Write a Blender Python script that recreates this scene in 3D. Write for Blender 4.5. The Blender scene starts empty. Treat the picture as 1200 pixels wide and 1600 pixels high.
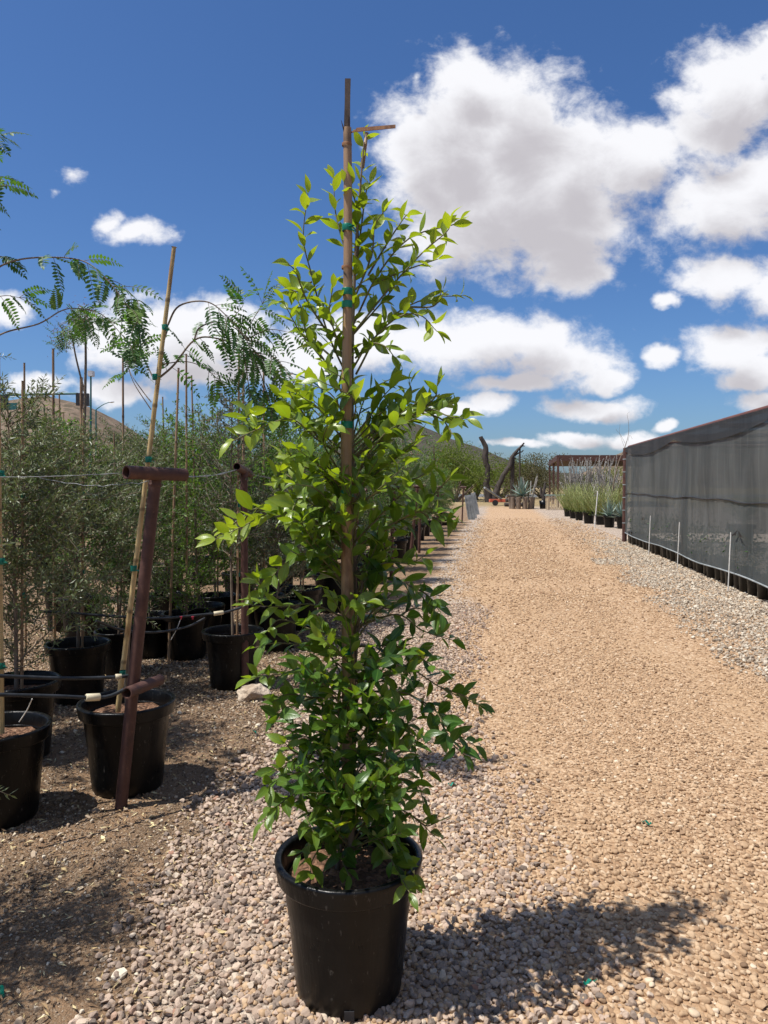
import bpy, math, random
import numpy as np
from mathutils import Vector, noise as mnoise
R = math.radians
rng = np.random.default_rng(7)
random.seed(7)
sc = bpy.context.scene
col = sc.collection

# ------------------------------------------------------------------ camera
FPX = 1180.0; HC = 1.515; YAW = R(8.34); PITCH = math.atan(44 / FPX)
cam_d = bpy.data.cameras.new('camera'); cam = bpy.data.objects.new('camera', cam_d); col.objects.link(cam)
cam_d.sensor_fit = 'VERTICAL'; cam_d.sensor_height = 36.0; cam_d.lens = 36.0 * FPX / 1600
cam_d.clip_start = 0.05; cam_d.clip_end = 5000
cam.location = (0, 0, HC); cam.rotation_euler = (R(90) - PITCH, 0, YAW)
sc.camera = cam
CA, SA = math.cos(YAW), math.sin(YAW)

def W2(x, y):
    """camera-heading frame (lateral, forward) -> world xy; the world's y axis runs along the gravel road"""
    return (x * CA - y * SA, x * SA + y * CA)

def P(u, v, d):
    """point seen at photo position (u, v) that stands d metres ahead"""
    ry = FPX * math.cos(PITCH) + (800 - v) * math.sin(PITCH)
    rz = -FPX * math.sin(PITCH) + (800 - v) * math.cos(PITCH)
    x = (u - 600) * d / ry; z = HC + rz * d / ry
    X, Y = W2(x, d)
    return np.array((X, Y, z))

def G(u, v):
    ry = FPX * math.cos(PITCH) + (800 - v) * math.sin(PITCH)
    rz = -FPX * math.sin(PITCH) + (800 - v) * math.cos(PITCH)
    d = -HC * ry / rz
    p = P(u, v, d); p[2] = 0
    return p

# ------------------------------------------------------------------ sun, sky
lx, ly = W2(0.43, 0.155)                       # where a metre-high point throws its shadow
tosun = Vector((-lx, -ly, 1.0)).normalized()
sun_el = math.asin(tosun.z); sun_az = math.atan2(tosun.x, tosun.y)
sd = bpy.data.lights.new('sun', 'SUN'); so = bpy.data.objects.new('sun', sd); col.objects.link(so)
sd.energy = 4.8; sd.angle = R(0.5); sd.color = (1.0, 0.96, 0.905)
so.rotation_euler = tosun.to_track_quat('Z', 'Y').to_euler(); so.location = (-5, -3, 20)

sc.view_settings.view_transform = 'Standard'; sc.view_settings.look = 'None'
sc.view_settings.exposure = 0.30; sc.view_settings.gamma = 1.0
sc.cycles.max_bounces = 7; sc.cycles.transparent_max_bounces = 12
sc.cycles.use_adaptive_sampling = True; sc.cycles.adaptive_threshold = 0.02
sc.cycles.use_denoising = True
sc.cycles.caustics_reflective = False; sc.cycles.caustics_refractive = False

CLOUDS = [  # where each puff sits in the sky and how wide and tall it is, in photo units at the focal distance
 (705,225,118,120),(800,215,125,118),(885,270,112,105),(970,265,92,68),(760,320,160,115),(880,350,125,98),(895,418,80,38),(655,255,68,100),(730,135,62,40),(1000,240,60,45),(700,370,80,60),(820,300,150,130),
 (1130,150,108,78),(1195,115,62,55),(1100,215,80,40),(1125,320,112,72),(1195,300,80,80),
 (1125,440,80,40),(1185,455,62,45),(1040,472,26,14),
 (770,535,165,48),(690,540,110,45),(870,565,95,42),(560,530,90,45),(935,592,52,18),(800,602,72,13),
 (1038,560,30,19),(1145,545,78,45),(1185,580,55,32),(1165,600,42,14),
 (760,630,46,17),(925,636,74,20),(1190,628,45,17),(890,687,58,14),(985,685,45,13),(1035,669,20,9),(800,697,62,8),(700,640,60,18),
 (215,372,72,32,.32),(172,354,36,22,.36),(118,285,60,46,.78),(85,312,34,22,.72),(640,130,26,40,.6),
 (270,525,130,58),(200,535,92,48),(355,512,82,48),(400,560,70,32),(300,575,100,28),(470,565,78,48),
 (185,612,62,25),(20,482,40,28),(-5,150,14,24),(60,600,60,22),
 (-250,420,150,60),(-420,250,140,80),(1450,330,160,110),(1520,560,130,50),(-200,640,120,26),(600,-520,200,120),(1150,-480,230,150),(60,-760,260,180),(1750,-100,220,150),(-550,-120,220,150),(2300,250,300,180),(-1200,300,320,180),(-900,-600,330,240),(2100,-800,380,260),(700,-1350,420,300),(3600,100,600,330),(-2600,-100,600,380),(1900,-2300,900,700),(-500,-3600,800,900),(4500,-1800,1100,900)]  # out-of-view clouds, the big far and overhead ones added to whiten ambient fill

def build_world():
    w = bpy.data.worlds.new('World'); sc.world = w; w.use_nodes = True
    nt = w.node_tree; nt.nodes.clear()
    N, L = nt.nodes.new, nt.links.new
    def math_(op, a, b=None, t=None, clamp=False):
        t = t or nt
        n = t.nodes.new('ShaderNodeMath'); n.operation = op; n.use_clamp = clamp
        for i, x in enumerate((a, b)):
            if x is None: continue
            if isinstance(x, (int, float)): n.inputs[i].default_value = x
            else: t.links.new(x, n.inputs[i])
        return n.outputs[0]
    g = bpy.data.node_groups.new('cloud_field', 'ShaderNodeTree')
    g.interface.new_socket('vec', in_out='INPUT', socket_type='NodeSocketVector')
    g.interface.new_socket('m', in_out='OUTPUT', socket_type='NodeSocketFloat')
    gi = g.nodes.new('NodeGroupInput'); go = g.nodes.new('NodeGroupOutput')
    cur = None
    for (u, v, ru, rv, *off) in CLOUDS:
        cx, cz = (u - 600) / FPX, (756 - v) / FPX
        sx, sz = FPX / ru, FPX / rv
        n = g.nodes.new('ShaderNodeVectorMath'); n.operation = 'MULTIPLY_ADD'
        g.links.new(gi.outputs[0], n.inputs[0]); n.inputs[1].default_value = (sx, 0, sz); n.inputs[2].default_value = (-cx * sx, 0, -cz * sz)
        l = g.nodes.new('ShaderNodeVectorMath'); l.operation = 'LENGTH'; g.links.new(n.outputs[0], l.inputs[0])
        lo = l.outputs['Value']
        if off: lo = math_('ADD', lo, off[0], g)
        if cur is None: cur = lo
        else:
            s = g.nodes.new('ShaderNodeMath'); s.operation = 'SMOOTH_MIN'; s.inputs[2].default_value = 0.18
            g.links.new(cur, s.inputs[0]); g.links.new(lo, s.inputs[1]); cur = s.outputs[0]
    g.links.new(cur, go.inputs[0])
    tc = N('ShaderNodeTexCoord')
    mp = N('ShaderNodeMapping'); mp.inputs['Rotation'].default_value = (0, 0, -YAW); L(tc.outputs['Generated'], mp.inputs['Vector'])
    sep = N('ShaderNodeSeparateXYZ'); L(mp.outputs[0], sep.inputs[0])
    ay = math_('MAXIMUM', math_('ABSOLUTE', sep.outputs[1]), 0.08)
    gx = math_('DIVIDE', sep.outputs[0], ay); gz = math_('DIVIDE', sep.outputs[2], ay)
    cb = N('ShaderNodeCombineXYZ'); L(gx, cb.inputs[0]); L(gz, cb.inputs[2])
    sy = math_('SIGN', sep.outputs[1]); L(math_('MULTIPLY', sy, 1.7), cb.inputs[1])
    # billow the field
    def noise(scale, detail, rough, vec, dist=0.0):
        n = N('ShaderNodeTexNoise'); n.inputs['Scale'].default_value = scale; n.inputs['Detail'].default_value = detail
        n.inputs['Roughness'].default_value = rough; n.inputs['Distortion'].default_value = dist; L(vec, n.inputs['Vector']); return n
    st = N('ShaderNodeVectorMath'); st.operation = 'MULTIPLY'; st.inputs[1].default_value = (1, 1, 1.35); L(cb.outputs[0], st.inputs[0])
    n1 = noise(7.0, 5, .55, st.outputs[0])
    wv = N('ShaderNodeVectorMath'); wv.operation = 'MULTIPLY_ADD'; L(n1.outputs['Color'], wv.inputs[0])
    wv.inputs[1].default_value = (.075, 0, .06); wv.inputs[2].default_value = (-.0375, 0, -.03)
    ad = N('ShaderNodeVectorMath'); ad.operation = 'ADD'; L(cb.outputs[0], ad.inputs[0]); L(wv.outputs[0], ad.inputs[1])
    up = N('ShaderNodeVectorMath'); up.operation = 'ADD'; L(ad.outputs[0], up.inputs[0]); up.inputs[1].default_value = (-.012, 0, .05)
    ga = N('ShaderNodeGroup'); ga.node_tree = g; L(ad.outputs[0], ga.inputs[0])
    gb = N('ShaderNodeGroup'); gb.node_tree = g; L(up.outputs[0], gb.inputs[0])
    nf = noise(15.0, 8, .62, st.outputs[0], .35)
    nb = noise(38.0, 5, .6, st.outputs[0], .2)
    dens = math_('SUBTRACT', 1.13, ga.outputs[0])
    e = math_('ADD', dens, math_('MULTIPLY', math_('SUBTRACT', nf.outputs['Fac'], .5), 1.2))
    e = math_('ADD', e, math_('MULTIPLY', math_('SUBTRACT', nb.outputs['Fac'], 0.5), .80))
    mr = N('ShaderNodeMapRange'); mr.interpolation_type = 'SMOOTHSTEP'; L(e, mr.inputs[0])
    mr.inputs[1].default_value = -.08; mr.inputs[2].default_value = .58
    mask = math_('MULTIPLY', mr.outputs[0], .97)
    # thickness overhead greys the lower body of each cloud
    du = math_('SUBTRACT', 1.05, gb.outputs[0])
    nm = noise(9.0, 6, .6, st.outputs[0], .3)
    th = math_('ADD', math_('MULTIPLY', du, 1.15), math_('MULTIPLY', math_('SUBTRACT', nm.outputs['Fac'], .5), 1.5))
    th = math_('ADD', th, math_('MULTIPLY', math_('SUBTRACT', nf.outputs['Fac'], .5), .5))
    m2 = N('ShaderNodeMapRange'); m2.interpolation_type = 'SMOOTHSTEP'; L(th, m2.inputs[0]); m2.inputs[1].default_value = .0; m2.inputs[2].default_value = 1.15
    cr = N('ShaderNodeMix'); cr.data_type = 'RGBA'; L(m2.outputs[0], cr.inputs[0])
    cr.inputs[6].default_value = (.80, .80, .825, 1); cr.inputs[7].default_value = (.48, .46, .485, 1)
    sky = N('ShaderNodeTexSky'); sky.sky_type = 'NISHITA'; sky.sun_disc = False
    sky.sun_elevation = sun_el; sky.sun_rotation = sun_az
    sky.altitude = 0; sky.air_density = 1.0; sky.dust_density = 1.0; sky.ozone_density = 3.0
    hs = N('ShaderNodeHueSaturation'); hs.inputs['Saturation'].default_value = 1.05; hs.inputs['Value'].default_value = 1.0
    tn = N('ShaderNodeMix'); tn.data_type = 'RGBA'; tn.blend_type = 'MULTIPLY'; tn.inputs[0].default_value = 1; L(sky.outputs[0], tn.inputs[6]); tn.inputs[7].default_value = (.69, .88, 1.165, 1); L(tn.outputs[2], hs.inputs['Color'])
    b1 = N('ShaderNodeBackground'); L(hs.outputs[0], b1.inputs[0]); b1.inputs[1].default_value = 0.081
    b2 = N('ShaderNodeBackground'); L(cr.outputs[2], b2.inputs[0]); b2.inputs[1].default_value = 1.0
    mx = N('ShaderNodeMixShader'); L(mask, mx.inputs[0]); L(b1.outputs[0], mx.inputs[1]); L(b2.outputs[0], mx.inputs[2])
    out = N('ShaderNodeOutputWorld'); L(mx.outputs[0], out.inputs[0])
build_world()

# ------------------------------------------------------------------ mesh helpers
class Geo:
    """collects vertices and faces; build() links them as ONE mesh object"""
    def __init__(s): s.v = []; s.f = []; s.c = []; s.n = 0; s.sm = []
    def add(s, V, F, c=(0.5, 1, 0, 1), smooth=True):
        V = np.asarray(V, float).reshape(-1, 3)
        C = np.asarray(c, float)
        if C.ndim == 1: C = np.tile(C, (len(V), 1))
        s.v.append(V); s.c.append(C)
        if isinstance(F, np.ndarray): s.f.append((F + s.n, smooth))
        else:
            by = {}
            for f in F: by.setdefault(len(f), []).append(f)
            for k in by: s.f.append((np.array(by[k]) + s.n, smooth))
        s.n += len(V)
    def build(s, name, m, parent=None, origin=None):
        V = np.concatenate(s.v); C = np.concatenate(s.c)
        if parent is not None and origin is None: origin = np.array(parent['_o']) if '_o' in parent else np.zeros(3)
        if origin is not None: V = V - np.asarray(origin)
        me = bpy.data.meshes.new(name)
        me.vertices.add(len(V)); me.vertices.foreach_set('co', V.ravel().astype(np.float32))
        nl = sum(f.size for f, _ in s.f); npoly = sum(len(f) for f, _ in s.f)
        me.loops.add(nl); me.polygons.add(npoly)
        me.loops.foreach_set('vertex_index', np.concatenate([f.ravel() for f, _ in s.f]).astype(np.int32))
        tot = np.concatenate([np.full(len(f), f.shape[1]) for f, _ in s.f])
        me.polygons.foreach_set('loop_start', np.concatenate([[0], np.cumsum(tot)[:-1]]).astype(np.int32))
        me.polygons.foreach_set('use_smooth', np.concatenate([np.full(len(f), sm) for f, sm in s.f]))
        at = me.color_attributes.new('vc', 'FLOAT_COLOR', 'POINT'); at.data.foreach_set('color', C.ravel().astype(np.float32))
        me.update(calc_edges=True); me.validate()
        if m: me.materials.append(m)
        o = bpy.data.objects.new(name, me); col.objects.link(o)
        if parent is not None: o.parent = parent
        return o

def nrm(a):
    a = np.asarray(a, float); return a / np.maximum(np.linalg.norm(a, axis=-1, keepdims=True), 1e-9)

def catmull(pts, n=6):
    p = np.asarray(pts, float); p = np.vstack([2 * p[0] - p[1], p, 2 * p[-1] - p[-2]]); out = []
    for i in range(1, len(p) - 2):
        for t in np.linspace(0, 1, n, endpoint=False):
            a, b, c, d = p[i - 1], p[i], p[i + 1], p[i + 2]
            out.append(.5 * ((2 * b) + (-a + c) * t + (2 * a - 5 * b + 4 * c - d) * t * t + (-a + 3 * b - 3 * c + d) * t ** 3))
    out.append(p[-2]); return np.array(out)

def tube(g, pts, r, sides=8, cap=True, c=(0.5, 1, 0, 1), smooth=True):
    pts = np.asarray(pts, float); n = len(pts)
    r = np.full(n, r) if np.isscalar(r) else np.interp(np.linspace(0, 1, n), np.linspace(0, 1, len(r)), r)
    T = nrm(np.gradient(pts, axis=0)); ref = np.array((0, 0, 1.)) if abs(T[0][2]) < .9 else np.array((1., 0, 0))
    A = []; a = nrm(np.cross(T[0], ref))
    for i in range(n):
        a = nrm(a - T[i] * np.dot(a, T[i])); A.append(a)
    A = np.array(A); B = np.cross(T, A)
    th = np.arange(sides) * 2 * math.pi / sides
    V = pts[:, None] + (A[:, None] * np.cos(th)[None, :, None] + B[:, None] * np.sin(th)[None, :, None]) * r[:, None, None]
    V = V.reshape(-1, 3); i = np.arange(n - 1)[:, None] * sides; j = np.arange(sides)[None]
    F = np.stack([i + j, i + (j + 1) % sides, i + sides + (j + 1) % sides, i + sides + j], -1).reshape(-1, 4)
    g.add(V, F, c, smooth)
    if cap:
        g.add(V[:sides], [tuple(range(sides))[::-1]], c, False); g.add(V[-sides:], [tuple(range(sides))], c, False)

def hollow(g, a, b, ro, ri, sides=20):
    """an open-ended pipe with a visible bore"""
    a, b = np.array(a, float), np.array(b, float); T = nrm(b - a); ref = np.array((0, 0, 1.)) if abs(T[2]) < .9 else np.array((1., 0, 0))
    A = nrm(np.cross(T, ref)); B = np.cross(T, A); V = []
    for (p, r) in ((a, ri), (a, ro), (b, ro), (b, ri)):
        for k in range(sides):
            t = 2 * math.pi * k / sides; V.append(p + (A * math.cos(t) + B * math.sin(t)) * r)
    F = []
    for s in range(4):
        s2 = (s + 1) % 4
        for k in range(sides): k2 = (k + 1) % sides; F.append((s * sides + k, s * sides + k2, s2 * sides + k2, s2 * sides + k))
    g.add(V, F, smooth=False)

def lathe(g, prof, c0, seg=48, c=(0.5, 1, 0, 1), wob=0.0):
    n = len(prof); V = []
    for (r, z) in prof:
        for k in range(seg):
            t = 2 * math.pi * k / seg; rr = r * (1 + wob * math.sin(2 * t + z * 3))
            V.append((c0[0] + rr * math.cos(t), c0[1] + rr * math.sin(t), c0[2] + z))
    i = np.arange(n - 1)[:, None] * seg; j = np.arange(seg)[None]
    F = np.stack([i + j, i + (j + 1) % seg, i + seg + (j + 1) % seg, i + seg + j], -1).reshape(-1, 4)
    g.add(V, F, c)

def box(g, lo, hi, c=(0.5, 1, 0, 1), rot=None, org=(0, 0, 0)):
    x0, y0, z0 = lo; x1, y1, z1 = hi
    V = np.array([(x0, y0, z0), (x1, y0, z0), (x1, y1, z0), (x0, y1, z0), (x0, y0, z1), (x1, y0, z1), (x1, y1, z1), (x0, y1, z1)], float)
    if rot is not None: V = V @ np.array(rot).T
    V = V + np.asarray(org, float)
    g.add(V, [(0, 3, 2, 1), (4, 5, 6, 7), (0, 1, 5, 4), (1, 2, 6, 5), (2, 3, 7, 6), (3, 0, 4, 7)], c, False)

def rotz(a): return [[math.cos(a), -math.sin(a), 0], [math.sin(a), math.cos(a), 0], [0, 0, 1]]

def beam(g, a, b, w, h=None, c=(0.5, 1, 0, 1)):
    """a bar of rectangular section from a to b"""
    h = h or w; a, b = np.array(a, float), np.array(b, float); T = nrm(b - a)
    ref = np.array((0, 0, 1.)) if abs(T[2]) < .9 else np.array((0, 1., 0)); S = nrm(np.cross(T, ref)); U = np.cross(S, T)
    V = [p + S * sx * w / 2 + U * su * h / 2 for p in (a, b) for sx, su in ((-1, -1), (1, -1), (1, 1), (-1, 1))]
    g.add(V, [(0, 3, 2, 1), (4, 5, 6, 7), (0, 1, 5, 4), (1, 2, 6, 5), (2, 3, 7, 6), (3, 0, 4, 7)], c, False)

class Leaves:
    def __init__(s): s.r = []
    def add(s, p, d, n, L, W, tint=None, age=0.0):
        s.r.append((*p, *d, *n, L, W, random.random() if tint is None else tint, age))
    def flush(s, g, kind='full', fold=0.35, curl=0.25):
        if not s.r: return
        a = np.array(s.r); n = len(a)
        Pt, D, Nn = a[:, 0:3], nrm(a[:, 3:6]), a[:, 6:9]; L_, W_, ti, ag = a[:, 9], a[:, 10], a[:, 11], a[:, 12]
        S = nrm(np.cross(D, Nn)); Nn = np.cross(S, D)
        rr = np.random.default_rng(n)
        if kind == 'diamond':
            cu = rr.uniform(-.15, .35, n)[:, None]
            V = np.stack([Pt, Pt + D * L_[:, None] * .45 - S * W_[:, None] / 2, Pt + D * L_[:, None] - Nn * cu * L_[:, None], Pt + D * L_[:, None] * .45 + S * W_[:, None] / 2], 1)
            F = (np.arange(n)[:, None] * 4 + np.arange(4)[None]); C = np.ones((n, 4, 4)); C[:, :, 0] = ti[:, None]; C[:, :, 2] = ag[:, None]
            g.add(V.reshape(-1, 3), F, C.reshape(-1, 4), False); s.r = []; return
        if kind == 'full': st = [(0, .05), (.10, .42), (.26, .84), (.44, 1), (.62, .92), (.78, .62), (.90, .26), (1.0, 0.02)]
        else: st = [(0, .08), (.42, 1), (.78, .62), (1, .03)]
        fo = rr.uniform(.4, 1.3, n)[:, None] * fold; cu = rr.uniform(-.4, 1.5, n)[:, None] * curl; tw = rr.uniform(-.35, .35, n)[:, None]
        wv = rr.uniform(0, 6.28, n)[:, None]
        V = []; C = []
        for (t, w) in st:
            mid = Pt + D * (t - .12 * np.abs(cu) * t * t) * L_[:, None] - Nn * cu * t * t * L_[:, None]
            Sx = S * np.cos(tw * t) + Nn * np.sin(tw * t)
            for q in (-1, 0, 1):
                V.append(mid + Sx * q * w * W_[:, None] / 2 + Nn * abs(q) * (fo * w * W_[:, None] / 2 + .02 * W_[:, None] * np.sin(t * 5 + wv + q)))
                c = np.ones((n, 4)); c[:, 0] = ti; c[:, 1] = abs(q); c[:, 2] = ag; c[:, 3] = t; C.append(c)
        m = len(st) * 3; V = np.stack(V, 1); C = np.stack(C, 1); q = []
        for i in range(len(st) - 1):
            for j in range(2): q.append((i * 3 + j, i * 3 + j + 1, i * 3 + j + 4, i * 3 + j + 3))
        F = (np.arange(n)[:, None, None] * m + np.array(q)[None]).reshape(-1, 4)
        g.add(V.reshape(-1, 3), F, C.reshape(-1, 4), True); s.r = []

def rnd3(s=1.0): return np.array((random.gauss(0, s), random.gauss(0, s), random.gauss(0, s)))

def twig(lv, wd, pts, r0, r1, gap, L, W, spread=.9, up=.5, age=0.0, age_tip=0.0, sides=5, start=.1, jit=.35, n=6, pair=False):
    c = catmull(pts, n) if len(pts) > 2 else np.array([np.array(pts[0]) * (1 - t) + np.array(pts[1]) * t for t in np.linspace(0, 1, 5)])
    if wd is not None: tube(wd, c, [r0, r1], sides, cap=False)
    seg = np.linalg.norm(np.diff(c, axis=0), axis=1); S = np.concatenate([[0], np.cumsum(seg)]); tot = S[-1]
    s = tot * start + gap * random.random(); ph = random.random() * 6.28
    while s < tot:
        k = min(np.searchsorted(S, s) - 1, len(seg) - 1); k = max(k, 0); f = (s - S[k]) / max(seg[k], 1e-6); p = c[k] * (1 - f) + c[k + 1] * f
        T = nrm(c[k + 1] - c[k]); a = nrm(np.cross(T, (0.13, .21, 1.))); b = np.cross(T, a)
        for q in range(2 if pair else 1):
            rad = a * math.cos(ph + q * math.pi) + b * math.sin(ph + q * math.pi)
            d = nrm(T * .75 + rad * spread + np.array((0, 0, up)) * .3 + rnd3(.16))
            nn = nrm(np.array((0, 0, 1.)) * up + T * .25 - rad * .35 + rnd3(jit)); fr = s / tot
            l = L * random.uniform(.68, 1.15) * (1 - .25 * fr)
            lv.add(p + rad * r0 * .5, d, nn, l, W * l / L * random.uniform(.85, 1.12), None, age + (age_tip - age) * fr ** 1.5 + random.uniform(-.12, .12))
        ph += 2.4 if not pair else 1.57; s += gap * random.uniform(.7, 1.35)
    T = nrm(c[-1] - c[-2])
    lv.add(c[-1], nrm(T + rnd3(.1)), nrm(rnd3(.4) + (0, 0, .6)), L * .7, W * .6, None, age_tip)

# ------------------------------------------------------------------ tagging
def thing(name, label, cat, loc=(0, 0, 0), group=None, kind=None):
    o = bpy.data.objects.new(name, None); col.objects.link(o); o.location = loc; o['label'] = label; o['category'] = cat; o['_o'] = [float(x) for x in loc]
    o.empty_display_size = .1
    if group: o['group'] = group
    return o
def tag(o, label=None, cat=None, group=None, kind=None):
    if label: o['label'] = label
    if cat: o['category'] = cat
    if group: o['group'] = group
    if kind: o['kind'] = kind
    return o
def dup(root, loc, rz=0.0, scale=1.0, label=None, group=None):
    def cp(o, par):
        c = o.copy(); col.objects.link(c); c.parent = par
        for ch in o.children: cp(ch, c)
        return c
    r = root.copy(); col.objects.link(r); r.location = loc; r.rotation_euler = (0, 0, rz); r.scale = (scale,) * 3
    if label: r['label'] = label
    if group: r['group'] = group
    for ch in root.children: cp(ch, r)
    return r

# ------------------------------------------------------------------ materials
def new_mat(name):
    m = bpy.data.materials.new(name); m.use_nodes = True; nt = m.node_tree; nt.nodes.clear()
    o = nt.nodes.new('ShaderNodeOutputMaterial'); return m, nt, o
class NB:
    def __init__(s, nt): s.nt = nt; s.N = nt.nodes.new; s.L = nt.links.new
    def setin(s, sock, x):
        if isinstance(x, (int, float, tuple, list)): sock.default_value = (*x, 1) if isinstance(x, (tuple, list)) and len(x) == 3 and sock.type == 'RGBA' else x
        else: s.L(x, sock)
    def m(s, op, a, b=None, clamp=False):
        n = s.N('ShaderNodeMath'); n.operation = op; n.use_clamp = clamp; s.setin(n.inputs[0], a)
        if b is not None: s.setin(n.inputs[1], b)
        return n.outputs[0]
    def mix(s, f, a, b, blend='MIX'):
        n = s.N('ShaderNodeMix'); n.data_type = 'RGBA'; n.blend_type = blend; s.setin(n.inputs[0], f); s.setin(n.inputs[6], a); s.setin(n.inputs[7], b); return n.outputs[2]
    def ramp(s, f, stops, interp='LINEAR'):
        n = s.N('ShaderNodeValToRGB'); n.color_ramp.interpolation = interp; e = n.color_ramp.elements
        while len(e) > 1: e.remove(e[-1])
        e[0].position = stops[0][0]; e[0].color = (*stops[0][1], 1)
        for p_, c_ in stops[1:]: x = e.new(p_); x.color = (*c_, 1)
        s.setin(n.inputs[0], f); return n.outputs[0]
    def rng(s, f, a, b, c=0.0, d=1.0, sm=True):
        n = s.N('ShaderNodeMapRange'); n.interpolation_type = 'SMOOTHSTEP' if sm else 'LINEAR'; s.setin(n.inputs[0], f)
        for i, x in enumerate((a, b, c, d)): s.setin(n.inputs[i + 1], x)
        return n.outputs[0]
    def noise(s, scale, detail=4, rough=.55, vec=None, dist=0.0):
        n = s.N('ShaderNodeTexNoise'); n.inputs['Scale'].default_value = scale; n.inputs['Detail'].default_value = detail; n.inputs['Roughness'].default_value = rough
        n.inputs['Distortion'].default_value = dist
        if vec is not None: s.L(vec, n.inputs['Vector'])
        return n
    def vor(s, scale, vec=None, feat='F1', rand=1.0):
        n = s.N('ShaderNodeTexVoronoi'); n.feature = feat; n.inputs['Scale'].default_value = scale; n.inputs['Randomness'].default_value = rand
        if vec is not None: s.L(vec, n.inputs['Vector'])
        return n
    def coord(s, kind='Object', scale=None):
        t = s.N('ShaderNodeTexCoord'); v = t.outputs[kind]
        if scale:
            mp = s.N('ShaderNodeVectorMath'); mp.operation = 'MULTIPLY'; mp.inputs[1].default_value = scale; s.L(v, mp.inputs[0]); v = mp.outputs[0]
        return v
    def attr(s, name='vc'):
        n = s.N('ShaderNodeAttribute'); n.attribute_name = name; sp = s.N('ShaderNodeSeparateColor'); s.L(n.outputs['Color'], sp.inputs[0]); return sp.outputs[0], sp.outputs[1], sp.outputs[2], n.outputs['Alpha']
    def bump(s, h, strength=.5, dist=.01, norm=None):
        n = s.N('ShaderNodeBump'); n.inputs['Strength'].default_value = strength; n.inputs['Distance'].default_value = dist; s.L(h, n.inputs['Height'])
        if norm is not None: s.L(norm, n.inputs['Normal'])
        return n.outputs[0]
    def pr(s, colr, rough=.6, spec=.5, norm=None, metal=0.0):
        n = s.N('ShaderNodeBsdfPrincipled'); s.setin(n.inputs['Base Color'], colr); s.setin(n.inputs['Roughness'], rough); n.inputs['Specular IOR Level'].default_value = spec; n.inputs['Metallic'].default_value = metal
        if norm is not None: s.L(norm, n.inputs['Normal'])
        return n.outputs[0]

def leaf_mat(name, dark, light, young, trans=.35, rough=.42, spec=.5, rib=True, tcol=None):
    m, nt, o = new_mat(name); b = NB(nt); r, g, a, t = b.attr()
    c = b.mix(r, dark, light); c = b.mix(b.m('MULTIPLY', a, 1.0, True), c, young)
    nz = b.noise(30, 2, .5, b.coord()); c = b.mix(b.m('MULTIPLY', nz.outputs['Fac'], .35), c, b.mix(.5, c, dark))
    nm = None
    if rib:
        ribm = b.rng(g, .0, .16, 1, 0); c = b.mix(b.m('MULTIPLY', ribm, .35), c, tuple(min(1, x * 1.8 + .03) for x in light))
        wave = b.m('SINE', b.m('ADD', b.m('MULTIPLY', t, 62), b.m('MULTIPLY', g, -9)))
        nm = b.bump(b.m('ADD', b.m('MULTIPLY', wave, .08), ribm), .2, .0015)
    pr = b.pr(c, rough, spec, nm)
    tr = b.N('ShaderNodeBsdfTranslucent'); tc = b.mix(1.0, c, tcol or (1.55, 1.75, .55), 'MULTIPLY'); b.L(tc, tr.inputs[0])
    mx = b.N('ShaderNodeMixShader'); mx.inputs[0].default_value = trans; b.L(pr, mx.inputs[1]); b.L(tr.outputs[0], mx.inputs[2]); b.L(mx.outputs[0], o.inputs[0]); return m

def simple(name, c1, c2, rough=.6, scale=8, bump=.2, bscale=40, stretch=None, spec=.4, metal=0.0, dist=.003):
    m, nt, o = new_mat(name); b = NB(nt); v = b.coord('Object', stretch)
    n1 = b.noise(scale, 5, .6, v); c = b.mix(b.rng(n1.outputs['Fac'], .3, .7), c1, c2)
    n2 = b.noise(bscale, 4, .6, v)
    b.L(b.pr(c, b.rng(n1.outputs['Fac'], .3, .7, rough * .85, min(1, rough * 1.15)), spec, b.bump(n2.outputs['Fac'], bump, dist), metal), o.inputs[0]); return m

M = {}
M['ficus'] = leaf_mat('ficus_leaf', (.022, .074, .013), (.072, .170, .024), (.29, .38, .042), .40, .35, .55, tcol=(2.2, 2.0, .4))
M['locust'] = leaf_mat('locust_leaf', (.050, .120, .036), (.105, .200, .058), (.20, .30, .05), .35, .5, .4, rib=False)
M['olive'] = leaf_mat('olive_leaf', (.065, .095, .036), (.170, .205, .090), (.28, .30, .16), .25, .42, .5, rib=False, tcol=(1.3, 1.4, .7))
M['bright'] = leaf_mat('broad_leaf', (.050, .120, .025), (.125, .225, .042), (.24, .34, .05), .35, .5, .4, rib=False)
M['darkleaf'] = leaf_mat('dark_leaf', (.034, .085, .020), (.085, .160, .038), (.12, .18, .05), .25, .45, .4, rib=False)
M['grayleaf'] = leaf_mat('grey_leaf', (.060, .085, .050), (.130, .155, .100), (.2, .24, .14), .2, .55, .3, rib=False)
M['palo'] = leaf_mat('palo_leaf', (.075, .105, .022), (.170, .205, .045), (.25, .25, .07), .35, .7, .2, rib=False)
M['scrub'] = leaf_mat('scrub_leaf', (.075, .072, .038), (.150, .135, .07), (.2, .17, .09), .25, .8, .2, rib=False)
M['redleaf'] = leaf_mat('red_leaf', (.16, .055, .035), (.25, .12, .07), (.3, .2, .1), .35, .5, .3, rib=False)
M['agave'] = simple('agave_blade', (.14, .21, .17), (.24, .31, .25), .55, 6, .1)
M['yucca'] = simple('yucca_blade', (.20, .24, .07), (.36, .38, .15), .6, 6, .1)
M['bark'] = simple('bark', (.13, .095, .065), (.24, .19, .14), .85, 14, .5, 60, (1, 1, .3))
M['twig'] = simple('green_twig', (.10, .085, .040), (.16, .15, .06), .7, 20, .2)
M['deadwood'] = simple('dead_wood', (.035, .028, .024), (.09, .072, .06), .95, 6, .8, 14, (1, 1, .25), dist=.03)
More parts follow.
